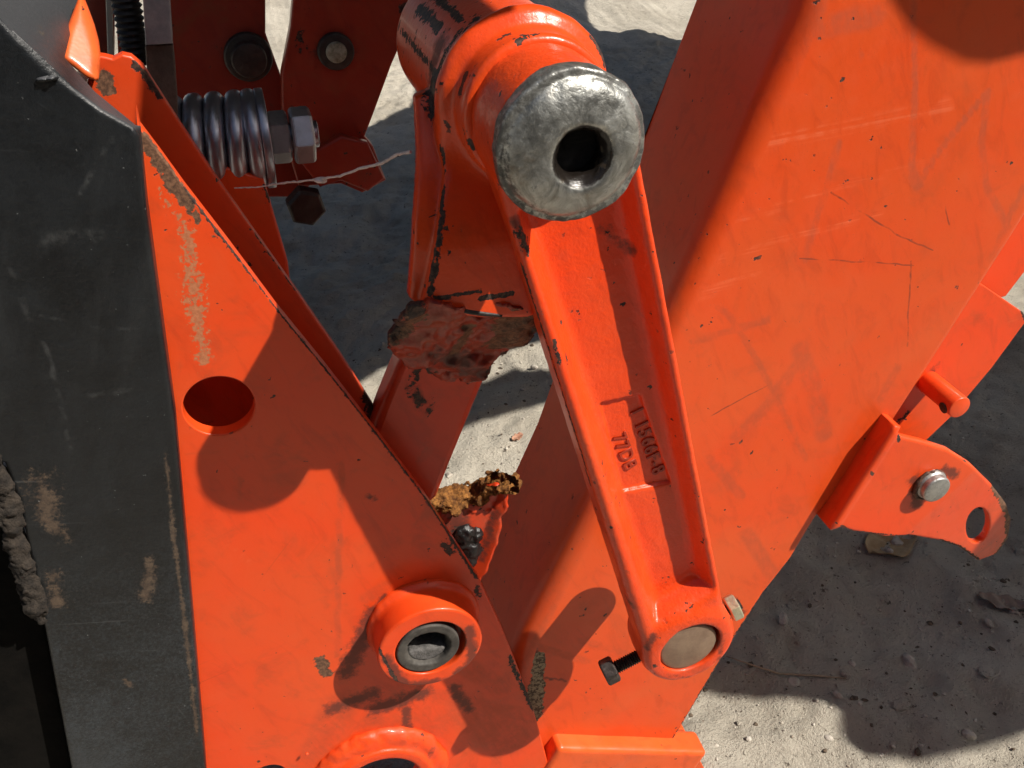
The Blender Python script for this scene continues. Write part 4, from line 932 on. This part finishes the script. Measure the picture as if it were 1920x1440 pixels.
# rust-coloured torn top as its own strip
M_RUST = plain('orange_rust', (.085, .034, .013), (.38, .165, .042), .9, 170, .003, .2)
surf('stump', br_fn, (min(bxs) - .004, YR - .022, min(bzs) - .004), (max(bxs) + .004, YR + .024, max(bzs) + .004), .0018, M_BR, br)
def rust_fn(x, y, z):
    d = None; pts = [(772, 944), (800, 940), (850, 936), (893, 928), (912, 908), (930, 902), (958, 908)]
    for k, ((a, b), (c, e)) in enumerate(zip(pts, pts[1:])):
        p = P(a, b, YR + .006 - max(0, a - 895) * .00028) + np.array([0, 0, -.001]); q = P(c, e, YR + .006 - max(0, c - 895) * .00028) + np.array([0, 0, -.001]); v = q - p; t = np.clip(((x - p[0]) * v[0] + (y - p[1]) * v[1] + (z - p[2]) * v[2]) / (v @ v), 0, 1)
        s_ = np.sqrt((x - p[0] - v[0] * t) ** 2 + ((y - p[1] - v[1] * t) * .75) ** 2 + (z - p[2] - v[2] * t) ** 2) - (.0085 if k < 4 else .0078); d = s_ if d is None else smin(d, s_, .005)
    return d + .0042 * fbm(x, y, z, 100, 4, 13, .65)
surf('torn_edge', rust_fn, (min(bxs) - .01, YR - .02, P(900, 960, YR)[2] - .01), (max(bxs) + .012, YR + .03, max(bzs) + .012), .0016, M_RUST, br)
gb = P(876, 1015, YR - .004)
def grease(x, y, z):
    d = None
    for a, b, r in ((872, 1000, .011), (890, 1006, .008), (866, 1020, .010), (884, 1030, .010), (878, 1050, .009)):
        q = P(a, b, YR - .001); s_ = np.sqrt((x - q[0]) ** 2 + ((y - q[1]) * 1.5) ** 2 + (z - q[2]) ** 2) - r; d = s_ if d is None else smin(d, s_, .005)
    return d + .0025 * fbm(x, y, z, 120, 3, 3)
surf('grease', grease, gb - np.array([.03, .02, .045]), gb + np.array([.03, .02, .035]), .0016, plain('black_grease', (.006, .006, .006), (.014, .013, .013), .32, 90, .001, .6), br)

# ================================================================== SPRING, BACKGROUND PARTS
YSP = .15
M_SPR = steel('spring_steel', (.29, .31, .36), (.40, .42, .48), (.28, .40), .92, 25, .00003, (.09, .075, .065), .12)  # grey steel colour with a bluish tint
c0 = P(345, 265, YSP); c1 = P(498, 265, YSP); zc = P(430, 266, YSP)[2]
spr = empty('spring_bolt', (c1[0], YSP, zc), 'bluish coil spring clamped by two steel nuts on a horizontal bolt', 'spring')
mpx = PXM(430, 265, YSP); pitch = 36.5 * mpx; Rs = .0315; rw = .0076; xs = P(487, 265, YSP)[0]
pts = []
for i in range(int(7.25 * 28)):
    t = i / 28.0; pts.append((xs - .004 - max(0, t - .35) * pitch + 0 * t, YSP + Rs * math.cos(2 * math.pi * t + 1.2), zc + Rs * math.sin(2 * math.pi * t + 1.2)))
tube_path('coil', pts, rw, M_SPR, spr, 16)
xa = P(497, 265, YSP)[0]
cyl('washer', (xa - .003, YSP, zc), (xa + .0035, YSP, zc), .0385, M_SPR, spr, 56, .0008)
M_NUT = steel('plated_nut', (.34, .34, .36), (.46, .46, .48), (.28, .42), .85, 40, .0001, (.14, .11, .09), .15)
xb = P(545, 265, YSP)[0]; xc = P(588, 262, YSP)[0]
hexnut('nut', (xa + .0035, YSP, zc), (1, 0, 0), .036, xb - xa - .004, M_NUT, spr, .30)
hexnut('nut', (xb + .001, YSP, zc), (1, 0, 0), .0390, xc - xb - .001, M_NUT, spr, .06)
cyl('rod', (xs - .16, YSP, zc), (xc + .004, YSP, zc), .0105, M_SPR, spr, 32, .001)
# plate below the spring
YG = .115
sg = empty('spring_bracket', P(500, 420, YG), 'narrow salmon orange plate below the coil spring with a lit right edge', 'bracket')
M_SG = orange('spring_bracket_paint', grime=.2, chips=poly([(498, 345), (505, 372)], YG, 9))
plate('plate', pxz([(380, 300), (494, 336), (505, 372), (522, 430), (540, 492), (548, 560), (470, 520)], YG), YG, .014, M_SG, sg, bev=.002, dense=.009)
# two hanging arms in the background
YA = .32
ar1 = empty('hanger_arm', P(430, 300, YA), 'dark red hanger arm in shade with an oily pin, behind the coil spring', 'hanger arm', 'dark red hanger arms behind the spring')
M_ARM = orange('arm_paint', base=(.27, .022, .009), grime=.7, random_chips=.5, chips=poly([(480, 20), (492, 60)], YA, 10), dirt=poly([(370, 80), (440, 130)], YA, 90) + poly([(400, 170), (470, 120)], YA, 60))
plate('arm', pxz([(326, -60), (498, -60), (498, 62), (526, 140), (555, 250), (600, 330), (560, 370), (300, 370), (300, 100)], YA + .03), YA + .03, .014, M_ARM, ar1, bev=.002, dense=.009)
M_OIL = steel('oily_pin', (.030, .024, .022), (.055, .045, .04), (.4, .6), .4, 60, .0006)
qa = P(465, 105, YA + .03); cyl('pin', (qa[0], YA + .012, qa[2]), (qa[0], YA + .05, qa[2]), .0165, M_OIL, ar1, 40, .002)
cyl('collar', (qa[0], YA + .022, qa[2]), (qa[0], YA + .05, qa[2]), .0225, M_OIL, ar1, 40, .002)
ar2 = empty('hanger_arm', P(650, 330, YA), 'dark red hanger arm with a pale pin head, left of the thick cross tube', 'hanger arm', 'dark red hanger arms behind the spring')
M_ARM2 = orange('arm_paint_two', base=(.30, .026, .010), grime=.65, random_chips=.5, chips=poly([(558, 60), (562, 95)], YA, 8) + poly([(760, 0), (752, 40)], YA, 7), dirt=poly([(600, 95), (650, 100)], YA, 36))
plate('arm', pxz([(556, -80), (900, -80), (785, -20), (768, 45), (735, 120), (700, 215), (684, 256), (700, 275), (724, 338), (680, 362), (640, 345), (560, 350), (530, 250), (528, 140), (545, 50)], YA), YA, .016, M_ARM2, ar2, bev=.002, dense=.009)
qb = P(629, 95, YA); cyl('pin_ring', (qb[0], YA - .006, qb[2]), (qb[0], YA + .01, qb[2]), .0172, M_OIL, ar2, 40, .002)
cyl('pin_head', (qb[0], YA - .009, qb[2]), (qb[0], YA + .01, qb[2]), .0098, plain('lit_pin_centre', (.16, .15, .09), (.42, .42, .33), .7, 140, .002), ar2, 32, .002)  # pale disc puts the pin's lit centre into the colour
fq = P(660, 300, YA - .02)
plate('foot', pxz([(560, 300), (640, 255), (690, 268), (722, 335), (690, 360), (640, 340), (600, 352)], YA - .025), YA - .025, .012, M_ARM2, ar2, bev=.003)
kb = P(573, 385, YA - .02); hexnut('foot_bolt', (kb[0], YA - .03, kb[2]), (0, 1, 0), .034, .02, M_OIL, ar2, .3)
# upright bar, threaded rod, tube and strip at the top left
YV = .105
ub = empty('upright_bar', P(300, 190, YV), 'upright flat steel bar, grey blue above and rusty brown below, beside the spring', 'steel bar')
M_BLUE = steel('blue_grey_steel', (.20, .21, .24), (.27, .28, .31), (.35, .5), .35, 90, .0003)
M_BRN = steel('brown_steel', (.075, .06, .052), (.13, .10, .085), (.4, .65), .4, 60, .0008, (.05, .03, .02), .5)
plate('bar', pxz([(272, 86), (324, 84), (328, 120), (333, 190), (334, 250), (300, 260), (280, 200)], YV), YV, .02, M_BRN, ub, bev=.001)
plate('bright_end', pxz([(264, -60), (314, -60), (324, 82), (273, 85)], YV - .006), YV - .006, .03, M_BLUE, ub, bev=.001)
tr = empty('threaded_rod', P(250, 100, .14), 'black ribbed threaded rod left of the upright steel bar', 'rod')
prof = [(0, 0)]; z = 0
while z < .16: prof += [(.0105, z), (.0085, z + .0022)]; z += .0044
prof += [(0, z)]
ta = P(258, 118, .14); lathe('rod', prof, (ta[0], .14, ta[2]), (.02, 0, 1), plain('black_oily', (.008, .007, .007), (.02, .016, .015), .4), tr, 28, 20)
dt_ = empty('dark_tube', P(185, 60, .11), 'dark red brown round tube behind the bright curved tab', 'tube')
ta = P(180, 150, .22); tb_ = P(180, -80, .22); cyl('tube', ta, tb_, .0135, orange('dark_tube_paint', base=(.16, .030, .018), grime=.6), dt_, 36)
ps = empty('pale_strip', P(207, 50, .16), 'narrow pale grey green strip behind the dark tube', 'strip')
plate('strip', pxz([(196, -60), (207, -60), (214, 110), (202, 110)], .16), .16, .006, plain('pale_paint', (.35, .37, .33), (.45, .47, .42), .5), ps, bev=.0008)
bp = empty('rear_bracket', P(245, 60, .2), 'dark red bracket strip behind the threaded rod', 'bracket')
plate('plate', pxz([(214, -60), (240, -60), (246, 120), (222, 120)], .20), .20, .008, M_ARM, bp)

# dusty thread between the spring washer and the torn flank
def thr(px, py, t): return P(px, py, .085 * (1 - t) + (-.045) * t)
tpx = [(440, 352), (480, 350), (505, 347), (540, 343), (575, 338), (600, 334), (640, 326), (680, 314), (715, 302), (745, 290), (778, 280)]
tpts = [thr(a, b, (a - 440) / 338) for a, b in tpx]; tpts = [q + rng.normal(0, .0006, 3) for q in tpts]
M_THR = plain('dusty_thread', (.62, .58, .54), (.82, .79, .75), .9, 300)
th = empty('thread', tpts[5], 'pale dusty thread sagging between the coil spring and the cross tube', 'thread')
fine = []
for p, q in zip(tpts, tpts[1:]):
    for k in range(6): fine.append(p + (q - p) * k / 6 + rng.normal(0, .00022, 3))
tube_path('strand', fine, [.0003 + .0006 * (i / len(fine)) + .0004 * random.random() for i in range(len(fine))], M_THR, th, 7)
bmk = bmesh.new(); stone_bm(bmk, tpts[5] + np.array([0, 0, -.001]), .0042, 77); link('dust_knot', bm_mesh('dust_knot', bmk), M_THR, th)

# ================================================================== ADDED SHADE PANELS AND WALL, OUT OF FRAME (shaped for the light)
M_SHADE_PANEL = plain('shade_panel_black', (.010, .010, .011), (.022, .021, .021), .7, 20)  # dark so the added panels throw back little light
def slab(name, pts_ground, Zc, th_, label, cat, mat):
    """an unseen panel added for its shade, at height Zc; its outline is given by where its shade falls"""
    k = (Zc - ZG) / -LD[2]; xy = [(x - LD[0] * k, y - LD[1] * k) for x, y in pts_ground]
    bm = bmesh.new(); a = [bm.verts.new((x, y, Zc)) for x, y in xy]; b = [bm.verts.new((x, y, Zc + th_)) for x, y in xy]; n = len(a)
    bm.faces.new(a); bm.faces.new(b[::-1])
    for i in range(n): bm.faces.new((a[i], b[i], b[(i + 1) % n], a[(i + 1) % n]))
    bmesh.ops.recalc_face_normals(bm, faces=bm.faces[:]); bmesh.ops.triangulate(bm, faces=[f for f in bm.faces if len(f.verts) > 4])
    o = link(name, bm_mesh(name, bm), mat, None, False); return tag(o, label, cat)
def gp(px, py): g = G(px, py, ZG); return (g[0], g[1])
def shade_of(px, py, Y):
    p = P(px, py, Y); g = p + LD * ((ZG - p[2]) / LD[2]); return (g[0], g[1])
bump_ = [shade_of(a, b, YB) for a, b in ((1655, -40), (1668, 0), (1703, 54), (1745, 87), (1807, 117), (1849, 120), (1890, 110), (1935, 98), (1990, 50))]
def hp(x, y, z): g = np.array([x, y, z]) + LD * ((ZG - z) / LD[2]); return (g[0], g[1])
hl = hp(HX - .0485, 0, HZ); rear = hp(HX, .085, HZ + .0485); e0 = [shade_of(a, b, .031) for a, b in ((262, 238), (300, 290), (350, 352), (430, 462), (470, 514))]; bt = shade_of(1560, -60, YB)
left_ = [(-1.8, 1.05), (-1.0, .86), (shade_of(268, 150, .052)[0] - .02, shade_of(268, 150, .052)[1] + .06), shade_of(268, 150, .052), shade_of(262, 232, .052)]
slab('hitch_shade_panel', left_ + e0[1:] + [(hl[0] + .006, e0[-1][1]), (hl[0] + .006, rear[1] - .03), (hl[0] + .05, rear[1] + .004), (hl[0] + .13, rear[1]), (bt[0] - .06, bt[1] + .05), (bump_[0][0] - .02, bt[1] + .03)] + bump_ + [(-.05, .66), (.05, .72), (.09, .95), (.11, 1.12), gp(720, 690), gp(860, 655), gp(950, 650), gp(1045, 632), (1.2, 1.1), (2.2, 1.4), (3.2, 2.4), gp(1330, 90), gp(1240, 70), gp(1120, 60), gp(1100, -10), (1.2, 5.4), gp(800, 60), gp(770, 200), gp(700, 232), gp(600, 240), (-.8, 3.0), (-2.0, 2.4)], 0.80, .006, 'added black panel above the frame, cut to shade the hitch parts', 'shade panel', M_SHADE_PANEL)  # added: outline traced from where shade should fall on hitch and sand
slab('right_shade_panel', [gp(1318, 1300), gp(1440, 1310), gp(1545, 1318), gp(1580, 1345), gp(1600, 1395), gp(1650, 1418), gp(1745, 1424), gp(1850, 1402), gp(1960, 1365), (1.5, .02), (2.6, .6), (2.2, 1.0), (1.35, .93), (.8, .55), (.45, .34), (.42, .27)], 0.95, .006, 'added black panel at upper right, cut to shade the sand', 'wheel guard', M_SHADE_PANEL)  # added only for the shade on the sand at right
slab('sand_shade_strip', [gp(700, 880), gp(885, 800), gp(960, 775), gp(1045, 745), gp(1200, 700), gp(1200, 640), gp(1040, 688), gp(980, 678), gp(930, 700), gp(760, 790)], 0.90, .006, 'narrow added black panel, cut to lay a band of shade on the sand', 'side rail', M_SHADE_PANEL)  # added only for the dark band across the sand
slab('bar_shade_panel', [(-.447, .408), (-.40, .387), (-.345, .358), (-.318, .350), (-.326, .42), (-.345, .448), (-.44, .455)], 0.72, .006, 'small added black panel, cut to shade the support bar', 'step plate', M_SHADE_PANEL)  # added only to put the support bar in shade
wall = empty('sky_block_wall', (0, -3.4, ZG), 'dark board wall added behind the camera to cut sky light', 'wall')  # added wall behind the camera, there to cut sky light
M_SKYBLOCK = plain('sky_block_dark', (.020, .017, .014), (.045, .038, .031), .85, 14)
b0_ = box('board', (-6.0, -3.40, ZG - .05), (-5.62, -3.37, 2.5), M_SKYBLOCK, wall, .004, 1)
for k in range(1, 31):
    c_ = b0_.copy(); COL.objects.link(c_); c_.parent = wall; c_.location = (b0_.location[0] + k * .4, b0_.location[1] + .006 * (k % 3), b0_.location[2])
